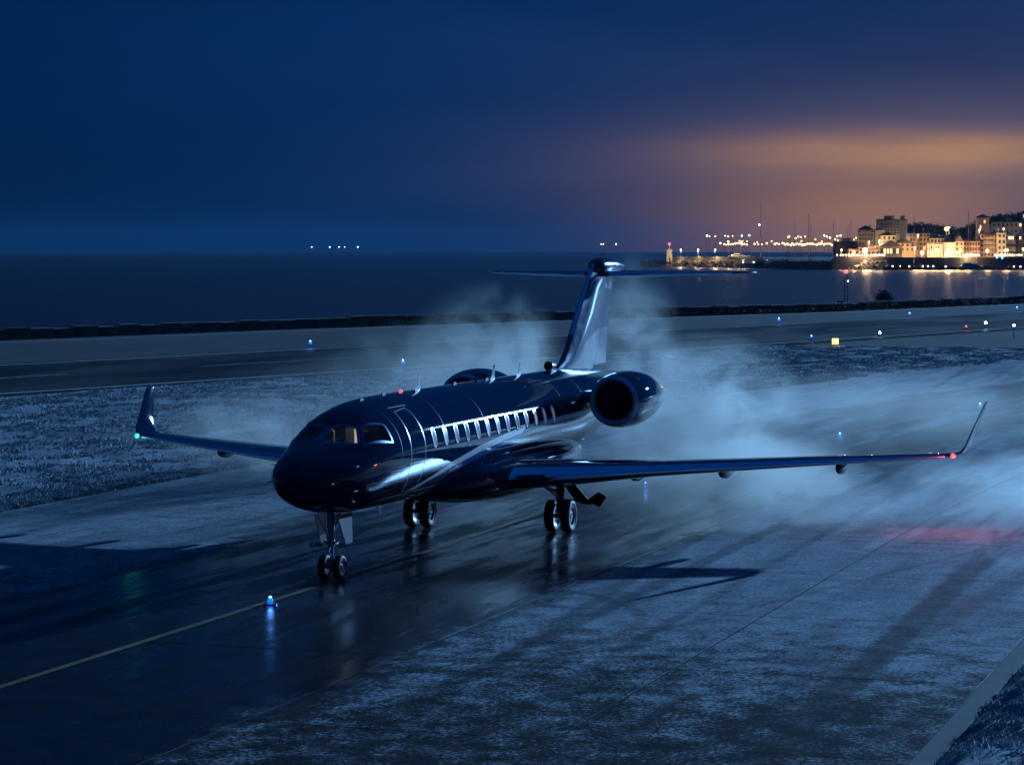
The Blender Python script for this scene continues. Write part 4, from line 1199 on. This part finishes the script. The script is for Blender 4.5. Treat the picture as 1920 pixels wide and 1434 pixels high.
B('orange house right of the floodlit front', 1786.5, 1802, 453, 482, 1306, 0, 'gable', 2, 3, rooflift=3.0)
B('wide pink terrace below the church tower', 1802.5, 1833, 453, 482, 1310, 3, 'hip', 6, 3, lit=((2, 0),), rooflift=1.2)
B('balconied flats right of the pink terrace', 1833.5, 1865, 440, 482, 1312, 3, 'hip', 5, 5, balc=(1, 2, 3, 4), rooflift=1.0, name='apartment_block')
B('narrow pale house with three storeys of dark windows', 1865.5, 1881, 437, 482, 1308, 2, 'flat', 2, 4, name='townhouse')
B('long grey house with a row of lit windows near the right edge', 1881.5, 1899, 440, 482, 1312, 4, 'hip', 5, 3, lit=((1, 2), (2, 2), (3, 2)), rooflift=1.0)
B('dark house at the right picture edge with lit window', 1899.5, 1926, 440, 482, 1314, 5, 'hip', 5, 3, lit=((1, 2), (4, 1), (4, 0)), rooflift=1.0)
B('grey block on the hill right of the church tower', 1855, 1912, 417, 440, 1395, 4, 'flat', 7, 2, lit=((6, 1),), name='apartment_block')
B('small house on the hill crest at the right picture edge', 1912, 1932, 401, 432, 1400, 4, 'hip', 3, 3, lit=((0, 2), (1, 1), (2, 1)))
B('pale house right of the frame of the town', 1928, 1962, 442, 482, 1312, 1, 'hip', 5, 3)
# church tower
zt_, zb_ = hz(409, 1370), hz(445, 1370)
tw = empty('bell_tower', bay(1840.5, 1373, zb_), FACE, 'square brick bell tower with low pyramid roof and lit openings', 'tower')
hh = zt_ - zb_
MB().box((0, 0, hh / 2 - 2), (6.0, 6.0, hh + 4)).build('wall', F[3], tw)
MB().box((0, 0, hh + .15), (6.7, 6.7, .3)).build('cornice', F[3], tw)
MB().rings([[(-3.4, -3.4, hh + .31), (3.4, -3.4, hh + .31), (3.4, 3.4, hh + .31), (-3.4, 3.4, hh + .31)], [(-.1, -.1, hh + 2.0), (.1, -.1, hh + 2.0), (.1, .1, hh + 2.0), (-.1, .1, hh + 2.0)]]).build('roof', M['roof'], tw)
for x, z, m_ in ((.6, hh - 1.9, 'litwindow'), (-1.5, hh - 4.6, 'litwindow'), (-1.4, hh - 7.3, 'shutter'), (.1, hh - 7.3, 'shutter')):
    o_ = link('window', winmesh(.8, 1.5, m_), None, tw); o_.location = (x, -3.0, z)
# colonnade
co = empty('colonnade', bay(1752, 1304, hz(482, 1304)), FACE, 'open colonnade with dark roof and lit columns on the quay', 'colonnade')
wc = 26 / 4947.3 * 1304
MB().box((0, 1.5, 6.7), (wc + .6, 4.0, .5)).build('roof', M['roof'], co)
for k in range(7): MB().tube((-wc / 2 + wc * k / 6, 0, -.6), (-wc / 2 + wc * k / 6, 0, 6.5), .26, .22, 10).build('column', F[2], co)

# hill with trees behind the town
prof = [(1560, 466), (1640, 458), (1675, 445), (1700, 434), (1725, 431), (1745, 433), (1770, 437), (1790, 441), (1812, 436), (1832, 428), (1850, 420), (1880, 416), (1920, 414), (2000, 410), (2080, 420), (2200, 462)]
r0, r1, r2 = [], [], []
for u, v in prof:
    r0.append(bay(u, 1330, SEA_Z - .5)); r1.append(bay(u, 1420, hz(v, 1420))); r2.append(bay(u, 1560, SEA_Z - .5))
mb = MB(); mb.rings([r0, r1, r2], False, False, False)
tag(mb.build('hill', M['bank'], smooth=True), kind='structure')
V = []
for i in range(len(prof) - 2):
    (u0, v0), (u1, v1) = prof[i], prof[i + 1]
    if u0 < 1670: continue
    n_ = int((u1 - u0) / 2.2) + 1
    for k in range(n_):
        f = (k + rs.rand()) / n_; u = u0 + (u1 - u0) * f; v = v0 + (v1 - v0) * f
        r = rs.uniform(1.6, 3.4)
        p = bay(u, 1405 + rs.uniform(-8, 8), hz(v, 1412) + r * .35)
        V.append(leaf_cloud(rs, p, (r, r, r), 70, .7))
tag(link('hillside_wood', tri_mesh('hillside_wood', np.concatenate(V)), M['leaf']), 'dark trees along the ridge behind the town', 'wood', kind='stuff')

# quay the town stands on
def strip_block(name, pts, depth, zt, zb, m, kind=None):
    mb = MB()
    A_ = [bay(u, D, zt) for u, D in pts]; B_ = [bay(u, D + depth, zt) for u, D in pts]; C_ = [bay(u, D - 1.0, zb) for u, D in pts]; D_ = [bay(u, D + depth, zb) for u, D in pts]
    mb.rings([C_, A_, B_, D_], False, False, False)
    return mb.build(name, m)
qz = hz(482.5, 1300)
quay = tag(strip_block('quay', [(1560, 1300), (1660, 1294), (1800, 1290), (1920, 1288), (2050, 1288)], 90, qz, SEA_Z - 1, M['quaystone']), kind='structure')

# breakwater: core, parapet wall, boulders
bw = empty('breakwater', bay(1255, 1500, SEA_Z), 0, 'long breakwater of boulders with a low lit parapet wall', 'breakwater')
BWL = [(1204, 1512), (1255, 1496), (1330, 1455), (1430, 1400), (1500, 1352), (1580, 1305), (1662, 1288)]
def off_(p): return p - bw.location
mb = MB()
mb.rings([[off_(bay(u, D - 5, SEA_Z - 1)) for u, D in BWL], [off_(bay(u, D, hz(490, D))) for u, D in BWL], [off_(bay(u, D + 7, hz(490, D))) for u, D in BWL], [off_(bay(u, D + 12, SEA_Z - 1)) for u, D in BWL]], False, False, False)
mb.build('core', M['bank'], bw)
PW = [(1262, 1490), (1330, 1455), (1430, 1400)]
mb = MB(); mb.rings([[off_(bay(u, D + 2, hz(490.5, D))) for u, D in PW], [off_(bay(u, D + 2, hz(481.3, D))) for u, D in PW], [off_(bay(u, D + 3, hz(481.3, D))) for u, D in PW], [off_(bay(u, D + 3, hz(490.5, D))) for u, D in PW]], False, False, False)
mb.build('parapet', F[2], bw)
RKV, RKF = [], []
phi = (1 + 5 ** .5) / 2
ICO = np.array([(-1, phi, 0), (1, phi, 0), (-1, -phi, 0), (1, -phi, 0), (0, -1, phi), (0, 1, phi), (0, -1, -phi), (0, 1, -phi), (phi, 0, -1), (phi, 0, 1), (-phi, 0, -1), (-phi, 0, 1)]) / 1.9
ICF = [(0, 11, 5), (0, 5, 1), (0, 1, 7), (0, 7, 10), (0, 10, 11), (1, 5, 9), (5, 11, 4), (11, 10, 2), (10, 7, 6), (7, 1, 8), (3, 9, 4), (3, 4, 2), (3, 2, 6), (3, 6, 8), (3, 8, 9), (4, 9, 5), (2, 4, 11), (6, 2, 10), (8, 6, 7), (9, 8, 1)]
nv = 0
for _ in range(1500):
    s = rs.rand() * (len(BWL) - 1); i = int(s); f = s - i
    u = BWL[i][0] + (BWL[i + 1][0] - BWL[i][0]) * f; D = BWL[i][1] + (BWL[i + 1][1] - BWL[i][1]) * f
    g = rs.rand(); z = SEA_Z - .3 + (hz(490, D) - SEA_Z + .3) * g; dd = D - 5.2 + 5.2 * g
    p = off_(bay(u + rs.uniform(-2, 2), dd, z)); r = rs.uniform(.45, 1.05)
    W = ICO * r * rs.uniform(.7, 1.3, (12, 1)) * rs.uniform(.7, 1.2, (1, 3)) + np.array(p)
    RKV.append(W); RKF += [(a + nv, b + nv, c + nv) for a, b, c in ICF]; nv += 12
me = bpy.data.meshes.new('boulders'); me.from_pydata(np.concatenate(RKV).tolist(), [], RKF); me.update()
tag(link('boulders', me, M['rock'], bw), kind='stuff')

# lighthouse at the head of the breakwater
lh = empty('lighthouse', bay(1254.5, 1494, hz(489, 1494)), FACE, 'short square harbour light with red lamp at the breakwater head', 'lighthouse')
MB().rings([[(-1.6, -1.6, -.5), (1.6, -1.6, -.5), (1.6, 1.6, -.5), (-1.6, 1.6, -.5)], [(-1.45, -1.45, 6.2), (1.45, -1.45, 6.2), (1.45, 1.45, 6.2), (-1.45, 1.45, 6.2)]]).build('tower', F[2], lh)
MB().box((0, 0, 6.35), (3.3, 3.3, .28)).build('gallery', F[1], lh)
MB().tube((0, 0, 6.4), (0, 0, 9.0), .5, .35, 10).build('lantern_post', F[2], lh)
MB().box((.1, -1.6, .9), (.9, .12, 1.8)).build('door', M['shutter'], lh)
MB().sphere((0, 0, 9.5), .62, 12, 8).build('red_lamp', M['red'], lh, smooth=True)

# street lamps
def lamp_post(u, D, v_lamp, v_base, label, group, m='palelamp', r=.38, energy=0, colour=(1, .72, .38), name='street_lamp', z_base=None):
    zb = hz(v_base, D) if z_base is None else z_base
    h = hz(v_lamp, D) - zb
    e = empty(name, bay(u, D, zb), FACE, label, 'lamp', group)
    MB().tube((0, 0, -.4), (0, 0, h), .14, .09, 6).build('pole', M['strut'], e)
    g = MB().sphere((0, -.25, h + r * .6), r, 8, 6).build('globe', M[m], e, smooth=True)
    if energy:
        l = bpy.data.lights.new('lamp_light', 'POINT'); l.energy = energy * .42; l.color = colour; l.shadow_soft_size = r
        q = bpy.data.objects.new('lamp_light', l); COL.objects.link(q); q.parent = e; q.location = (0, -r * 2.6, h)
    return e
for k, (u, D, vl) in enumerate(((1276, 1485, 469.5), (1308.5, 1468, 469.5), (1340.5, 1450, 469.5), (1365, 1436, 454), (1389.5, 1423, 456.5))):
    lamp_post(u, D, vl, 481.5, ('lamp on the breakwater nearest the lighthouse', 'second lamp on the breakwater from the lighthouse', 'third lamp on the breakwater from the lighthouse', 'tall lamp on the breakwater, fourth from the lighthouse', 'tall lamp on the breakwater beside the motor yacht')[k], 'breakwater lamps', energy=11000, r=.42)
def near_lamp(u, v, r, label, e=9000, m='warmlamp', D=1298, c=(1, .62, .28)): return lamp_post(u, D, v, 482.5, label, 'quay lamps', m, r, e, c)
near_lamp(1621, 473, 1.3, 'big bright lamp in front of the gabled house', 26000, 'palelamp')
near_lamp(1600, 474, .6, 'bright lamp at the left end of the quay', 9000)
near_lamp(1577, 470, .5, 'lamp beside the dark shed', 6000, D=1303)
near_lamp(1714, 466, .5, 'tall lamp in front of the long peach building', 14000)
near_lamp(1728, 476, .9, 'broad pale lamp on the quay below the peach building', 16000, 'palelamp')
near_lamp(1745, 474, .5, 'lamp at the left end of the colonnade', 9000, 'palelamp')
near_lamp(1757, 470, .5, 'lamp in the middle of the colonnade', 9000, 'palelamp')
near_lamp(1776, 472, .9, 'floodlight before the bright house front', 42000, 'palelamp')
near_lamp(1793, 476, .8, 'lamp before the orange house', 9000)
near_lamp(1800, 470, .55, 'tall lamp right of the orange house', 9000)
near_lamp(1812, 481, 1.0, 'starry orange lamp at the water under the pink terrace', 15000, D=1290)
near_lamp(1850, 472, .8, 'bright lamp at the foot of the balconied flats', 13000)
near_lamp(1884, 470, .45, 'left one of a lamp pair by the long grey house', 6000)
near_lamp(1888, 470, .45, 'right one of a lamp pair by the long grey house', 6000)
near_lamp(1917, 468, .55, 'tall lamp at the right picture edge', 9000)
for u_, v_, D_, vb_, e_, lab_ in ((1668, 448, 1352, 455, 30000, 'added fill lamp in front of the tallest block of flats'), (1628, 455, 1316, 466, 16000, 'added fill lamp below the leftmost flats'), (1648, 452, 1310, 466, 9000, 'added fill lamp beside the small beige house'), (1835, 432, 1350, 446, 16000, 'added fill lamp at the foot of the bell tower'), (1880, 430, 1372, 444, 16000, 'added fill lamp before the grey block on the hill'), (1720, 442, 1312, 470, 12000, 'added tall fill lamp high before the long peach building')):
    lamp_post(u_, D_, v_, vb_, lab_, 'added fill lamps', 'warmlamp', .4, e_, (1, .66, .36))  # invented lamps, added to warm house fronts that stood too dark
lamp_post(1773, 1392, 432, 440, 'bright lamp on the hill crest above the colonnade', 'hill lamps', 'warmlamp', 1.1, 9000)
lamp_post(1778, 1396, 428, 440, 'smaller lamp up the hill beside the bright one', 'hill lamps', 'warmlamp', .5, 0)
for k in range(44):
    u = 1570 + k * 5.1 + rs.uniform(-1.2, 1.2) if k < 18 else (1806 + (k - 18) * 2.2 if k < 32 else 1865 + (k - 32) * 4.5)
    e = empty('quay_lantern', bay(u, 1292 + rs.uniform(-1, 2), qz), FACE, 'small warm lantern on the quay edge, %s of its row from the left' % nth(k + 1), 'lantern', 'quay lanterns')
    MB().tube((0, 0, -.1), (0, 0, .9), .08, .06, 6).build('post', M['strut'], e)
    MB().sphere((0, 0, 1.15), rs.uniform(.26, .46), 8, 6).build('globe', M['palelamp'], e, smooth=True)
for u, v in ((1868, 484), (1878, 485)):
    lamp_post(u, 1289, v, 490, 'blue neon lamp on the quay' + (' with pale neighbour' if u < 1870 else ' right of the pale one'), 'blue quay lamps', 'cyanlamp', .5)

# far shore with its chain of lamps
far = [(1300, 2150), (1360, 2150), (1450, 2140), (1560, 2120), (1700, 2120)]
mb = MB()
mb.rings([[bay(u, D, SEA_Z - .5) for u, D in far], [bay(u, D + 25, 0.3) for u, D in far], [bay(u, D + 120, 1.0) for u, D in far], [bay(u, D + 260, SEA_Z - .5) for u, D in far]], False, False, False)
tag(mb.build('far_shore', M['bank'], smooth=True), kind='structure')
row2 = [1350] + [1356 + rs.uniform(-.8, .8) + 4.3 * k for k in range(11)] + [1414, 1421, 1428, 1437] + [1452, 1456, 1460] + [1466 + 3.1 * k + rs.uniform(-.8, .8) for k in range(31)]
for k, u in enumerate(sorted(row2)):
    D = 2170 + rs.uniform(-10, 60); v = 459.2 + rs.uniform(-2.4, .6) if u < 1470 else 459.8 + rs.uniform(-1.8, 1.2)
    lamp_post(u, D, v, 463.2, 'sodium lamp in the low chain along the far shore, %s from the left' % nth(k + 1), 'far shore lamps', 'warmlamp', rs.uniform(.55, .95), z_base=.3)
for k, (u, v, m_) in enumerate(sorted(((1325, 443.3, 'palelamp'), (1330, 444, 'warmlamp'), (1340.5, 444.2, 'warmlamp'), (1359, 443.2, 'warmlamp'), (1364.5, 444.3, 'warmlamp'), (1373, 443.4, 'warmlamp'), (1390, 443, 'whitelamp'), (1404, 442.5, 'whitelamp'), (1477, 446, 'warmlamp'), (1479, 444.5, 'warmlamp'), (1496, 445, 'warmlamp'), (1501, 445.5, 'warmlamp'), (1508.5, 444.5, 'warmlamp'), (1544.5, 443, 'palelamp'), (1550, 445, 'palelamp'), (1555, 447, 'palelamp'), (1569, 444, 'palelamp'), (1575, 443, 'palelamp'), (1528, 450, 'warmlamp'), (1540, 454, 'warmlamp'), (1491, 448, 'warmlamp'), (1502, 453, 'warmlamp'), (1565, 450, 'warmlamp'), (1570, 452, 'warmlamp'), (1586, 449, 'palelamp'), (1592, 450, 'warmlamp'), (1600, 450, 'warmlamp'), (1604, 447, 'warmlamp'), (1386, 453, 'warmlamp'), (1391.5, 453, 'warmlamp'), (1400, 453.5, 'warmlamp'), (1419, 455, 'warmlamp'), (1446, 453.5, 'warmlamp')))):
    lamp_post(u, 2210, v, 462.4, 'tall mast lamp standing above the far shore, %s from the left' % nth(k + 1), 'far mast lamps', m_, rs.uniform(.5, .75), z_base=.9)

# boats
M['hull'] = mat('white_hull', (.62, .60, .56), .35, var=.08, coat=.3)
M['hulldark'] = mat('dark_hull', (.05, .055, .07), .35, var=.15, coat=.3)
M['mastmetal'] = mat('mast_metal', (.16, .14, .14), .5, .3, var=.1)
def hull_mesh(L_, Bm, H_, name, m, parent):
    rs_ = []
    for k in range(9):
        f = k / 8; x = -L_ / 2 + L_ * f; w = Bm / 2 * (1 - max(0, (f - .45) / .55) ** 2.2) * (.82 + .18 * min(1, f * 4)) + .02; sh = H_ * (1 + .28 * f * f)
        rs_.append([(x, -w, sh), (x, -w * .82, sh * .35), (x, -w * .15, -.4), (x, w * .15, -.4), (x, w * .82, sh * .35), (x, w, sh)])
    MB().rings(rs_).build(name, M[m], parent, smooth=30)
def sailboat(u, vtop, D, label, L_=11.0, turn=0.3, m='hull', mm='mastmetal'):
    e = empty('sailing_boat', bay(u, D, SEA_Z), FACE + turn, label, 'boat', 'sailing boats in the harbour')
    hull_mesh(L_, 3.2, 1.2, 'hull', m, e)
    MB().rings([[(-L_ * .2, -1, 1.2), (L_ * .2, -.8, 1.3), (L_ * .2, .8, 1.3), (-L_ * .2, 1, 1.2)], [(-L_ * .18, -.8, 1.9), (L_ * .1, -.6, 1.9), (L_ * .1, .6, 1.9), (-L_ * .18, .8, 1.9)]]).build('cabin', M[m], e)
    h = hz(vtop, D) - SEA_Z
    MB().tube((L_ * .06, 0, .8), (L_ * .06, 0, h), .17, .10, 6).build('mast', M[mm], e)
    MB().tube((L_ * .05, 0, 2.6), (-L_ * .36, 0, 2.7), .11, .10, 6).build('boom', M[mm], e)
    MB().tube((L_ * .06, 0, h - .2), (L_ * .47, 0, 1.5), .03, None, 4).build('forestay', M[mm], e)
    MB().tube((L_ * .06, 0, h - .2), (-L_ * .47, 0, 1.3), .03, None, 4).build('backstay', M[mm], e)
    MB().tube((L_ * .06, -.9, h * .62), (L_ * .06, .9, h * .62), .05, None, 4).build('spreader', M[mm], e)
    return e
for u, vt, D, lab in ((1487, 416, 1400, 'sailing boat with bare mast right of the big yacht'), (1513, 400, 1396, 'sailing boat with the tallest dark mast'), (1517.5, 420, 1402, 'sailing boat with shorter mast beside the tallest one'), (1559.5, 413, 1380, 'sailing boat with dark mast left of the shed'), (1586.5, 421, 1372, 'sailing boat with short dark mast before the shed'), (1592.5, 410, 1376, 'sailing boat with tall mast before the shed'), (1710.5, 404, 1284, 'sailing boat with pale mast before the peach building'), (1812.5, 396, 1283, 'sailing boat with tall thin mast before the pink terrace'), (1828.5, 436, 1284, 'sailing boat with pale mast left of the balconied flats'), (1817, 432, 1281, 'sailing boat with short pale mast beside the tall thin one'), (1550, 440, 1392, 'sailing boat with the shortest mast left of the shed')):
    sailboat(u, vt, D, lab, turn=rs.uniform(.1, .6), L_=11 if D > 1300 else 9)
def motor_yacht(u, D, L_, label, turn, m='hull', lights=0, z=SEA_Z, mast=None):
    e = empty('motor_yacht', bay(u, D, z), FACE + turn, label, 'boat', 'motor yachts in the harbour')
    hull_mesh(L_, L_ * .24, L_ * .085 + .3, 'hull', m, e)
    z1_ = L_ * .085 + .3
    MB().rings([[(-L_ * .36, -L_ * .09, z1_), (L_ * .22, -L_ * .07, z1_ * 1.05), (L_ * .22, L_ * .07, z1_ * 1.05), (-L_ * .36, L_ * .09, z1_)], [(-L_ * .34, -L_ * .08, z1_ + L_ * .075), (L_ * .12, -L_ * .06, z1_ + L_ * .075), (L_ * .12, L_ * .06, z1_ + L_ * .075), (-L_ * .34, L_ * .08, z1_ + L_ * .075)]]).build('cabin', M[m], e)
    MB().rings([[(-L_ * .28, -L_ * .06, z1_ + L_ * .077), (L_ * .04, -L_ * .05, z1_ + L_ * .077), (L_ * .04, L_ * .05, z1_ + L_ * .077), (-L_ * .28, L_ * .06, z1_ + L_ * .077)], [(-L_ * .30, -L_ * .06, z1_ + L_ * .12), (-L_ * .02, -L_ * .04, z1_ + L_ * .12), (-L_ * .02, L_ * .04, z1_ + L_ * .12), (-L_ * .30, L_ * .06, z1_ + L_ * .12)]]).build('flybridge', M[m], e)
    MB().box((-L_ * .09, -L_ * .078, z1_ + L_ * .045), (L_ * .38, .06, L_ * .028)).build('window_band', M['shutter'], e)
    MB().tube((-L_ * .15, 0, z1_ + L_ * .12), (-L_ * .17, 0, z1_ + L_ * .19), .08, .04, 5).build('radar_mast', M[m], e)
    if mast: MB().tube((L_ * .02, 0, z1_), (L_ * .02, 0, hz(mast, D) - z), .30, .12, 7).build('mast', M['hull'], e); MB().sphere((-.4, -.2, hz(422, D) - z), .42, 8, 6).build('mast_lamp', M['whitelamp'], e)
    for k in range(lights): MB().sphere((-L_ * .3 + L_ * .6 * (k + .5) / lights, -L_ * .11, z1_ + .4), .34, 8, 6).build('deck_lamp', M['palelamp'], e)
    return e
motor_yacht(1424, 1408, 26, 'big pale motor-sailing yacht with very tall mast behind the breakwater', .12, 'hull', 2, SEA_Z + .2, 375)
motor_yacht(1386, 1428, 12, 'pale motor boat hauled up left of the big yacht', .15, 'hull', 0, hz(484, 1428) - .2)
motor_yacht(1449, 1386, 9, 'small white boat below the big yacht by the boulders', .1, 'hull', 0, hz(493, 1386))
motor_yacht(1503, 1378, 14, 'white motor boat behind the breakwater between the masts', .2, 'hull', 1)
motor_yacht(1536, 1372, 10, 'small motor boat with lamp left of the shed', -.2, 'hull', 1)
motor_yacht(1679, 1280, 13, 'dark motor boat with two yellow lamps at the quay', .1, 'hulldark', 2)
motor_yacht(1704, 1279, 12, 'dark motor boat with white lamps before the peach building', -.1, 'hulldark', 1)
motor_yacht(1738, 1279, 13, 'dark boat with three lamps before the colonnade', .1, 'hulldark', 3)
motor_yacht(1772, 1279, 11, 'dark boat with one lamp before the floodlit house', -.1, 'hulldark', 1)
motor_yacht(1822, 1280, 15, 'long low boat lit orange before the pink terrace', .05, 'hull', 0)
motor_yacht(1852, 1279, 9, 'small boat before the balconied flats', .1, 'hull', 0)
motor_yacht(1905, 1279, 11, 'boat at the right picture edge with two pale lamps', .1, 'hulldark', 2)
# boats far out at sea: a hull and a lamp each
for u, D, m_, lab in ((585, 5200, 'palelamp', 'leftmost far-off boat lamp on the sea horizon'), (618.5, 5200, 'whitelamp', 'far-off boat lamp on the horizon, second from the left'), (636, 5300, 'palelamp', 'far-off boat lamp on the horizon, third from the left'), (647, 5200, 'whitelamp', 'faint far-off boat lamp on the horizon, fourth from the left'), (671, 5100, 'whitelamp', 'bright far-off boat lamp, rightmost of the left row'), (1127, 4200, 'warmlamp', 'orange far-off boat lamp above the fin, left one'), (1131, 4200, 'warmlamp', 'orange far-off boat lamp above the fin, right one'), (1155, 4600, 'whitelamp', 'pale far-off boat lamp right of the fin')):
    e = empty('fishing_boat', bay(u, D, SEA_Z), FACE + .3, lab, 'boat', 'far boats with lamps')
    hull_mesh(9, 3, 1.2, 'hull', 'hulldark', e)
    hl = hz(463.4 if u < 1000 else 458, D) - SEA_Z
    MB().tube((0, 0, .8), (0, 0, hl), .12, .08, 5).build('mast', M['mastmetal'], e)
    MB().sphere((0, 0, hl), 1.0 if u != 647 else .6, 8, 6).build('lamp', M[m_], e)

# ================================================================== STEAM AND MIST
def steam_material(name, dens, scale, lo, hi, g=0.5, hf=None):
    m = bpy.data.materials.new(name); m.use_nodes = True
    t = NT(m.node_tree)
    t.n.remove(t.n['Principled BSDF'])
    v = t.node('ShaderNodeVolumePrincipled')
    v.inputs['Color'].default_value = (1.0, .95, .86, 1)
    v.inputs['Anisotropy'].default_value = g
    p = t.pos(); oc = t.objco()
    r2 = t.vm('DOT_PRODUCT', oc, oc)
    fall = t.m('POWER', t.m('MAXIMUM', t.sub(1.0, r2), 0.0), 1.8)
    n1 = t.noise(t.vm('MULTIPLY', p, (scale, scale, scale * 1.25)), 1.0, 5.0, 0.6, dist=1.1)
    dn = t.mul(t.mul(fall, t.rng(n1, lo, hi)), dens)
    t.l.new(dn, v.inputs['Density'])
    t.l.new(v.outputs[0], t.n['Material Output'].inputs['Volume'])
    return m

def puff(label, c, r, dens, scale=.22, lo=.36, hi=.68, name='steam', rz=0.0):
    bm = bmesh.new(); bmesh.ops.create_icosphere(bm, subdivisions=3, radius=1.0)
    me = bpy.data.meshes.new(name); bm.to_mesh(me); bm.free()
    o = link(name, me, steam_material(name, dens, scale, lo, hi))
    o.location = c; o.scale = r; o.rotation_euler = (0, 0, rz)
    return tag(o, label, 'steam', kind='stuff')

puff('pale steam rising left of the fin', (-24, -8.6, 3.0), (7, 3.6, 4.6), .48, .34, .42, .68)
puff('thin steam drifting up far left of the fin', (-30, -13.5, 2.6), (10, 5.0, 3.4), .07, .28, .42, .66)
puff('pale steam column right of the fin', (-19, -1.0, 4.0), (4.5, 2.0, 4.8), .40, .38, .40, .68)
puff('dense pale steam behind the port engine', (-17, 2.6, 2.5), (6.5, 3.6, 3.3), .65, .34, .40, .68)
puff('bright low steam on the taxiway behind the main wheels', (-12, 3.4, .6), (9, 6.5, 1.8), .60, .28, .36, .66)
puff('blue steam behind the starboard wing', (-17, -15.0, 1.0), (6, 4.6, 2.6), .36, .30, .38, .66)
puff('low mist under the port wing', (-5, 7.5, .3), (8, 6, 1.0), .16, .28)
puff('thin mist over the far part of the taxiway', (-48, 4, .6), (34, 14, 2.4), .030, .16, .36, .62)
puff('thin mist over the grass left of the jet', (-40, -18, 1.0), (24, 14, 3.0), .020, .16, .36, .66)
puff('bright mist near the port wing tip', (-15, 17, .3), (17, 9, 1.2), .22, .20, .38, .64)

# ------------------------------------------------------------------ thin even haze over airfield, bay and town
mh = bpy.data.materials.new('haze_air'); mh.use_nodes = True
th = NT(mh.node_tree); th.n.remove(th.n['Principled BSDF'])
vh = th.node('ShaderNodeVolumePrincipled'); vh.inputs['Density'].default_value = 0.00004; vh.inputs['Color'].default_value = (.12, .42, .75, 1); vh.inputs['Anisotropy'].default_value = 0.0
th.l.new(vh.outputs[0], th.n['Material Output'].inputs['Volume'])
tag(MB().box((-3000, 0, 28.5), (7000, 13000, 63.0)).build('haze', mh), 'thin even night haze over the airfield and the bay', 'haze', kind='stuff')
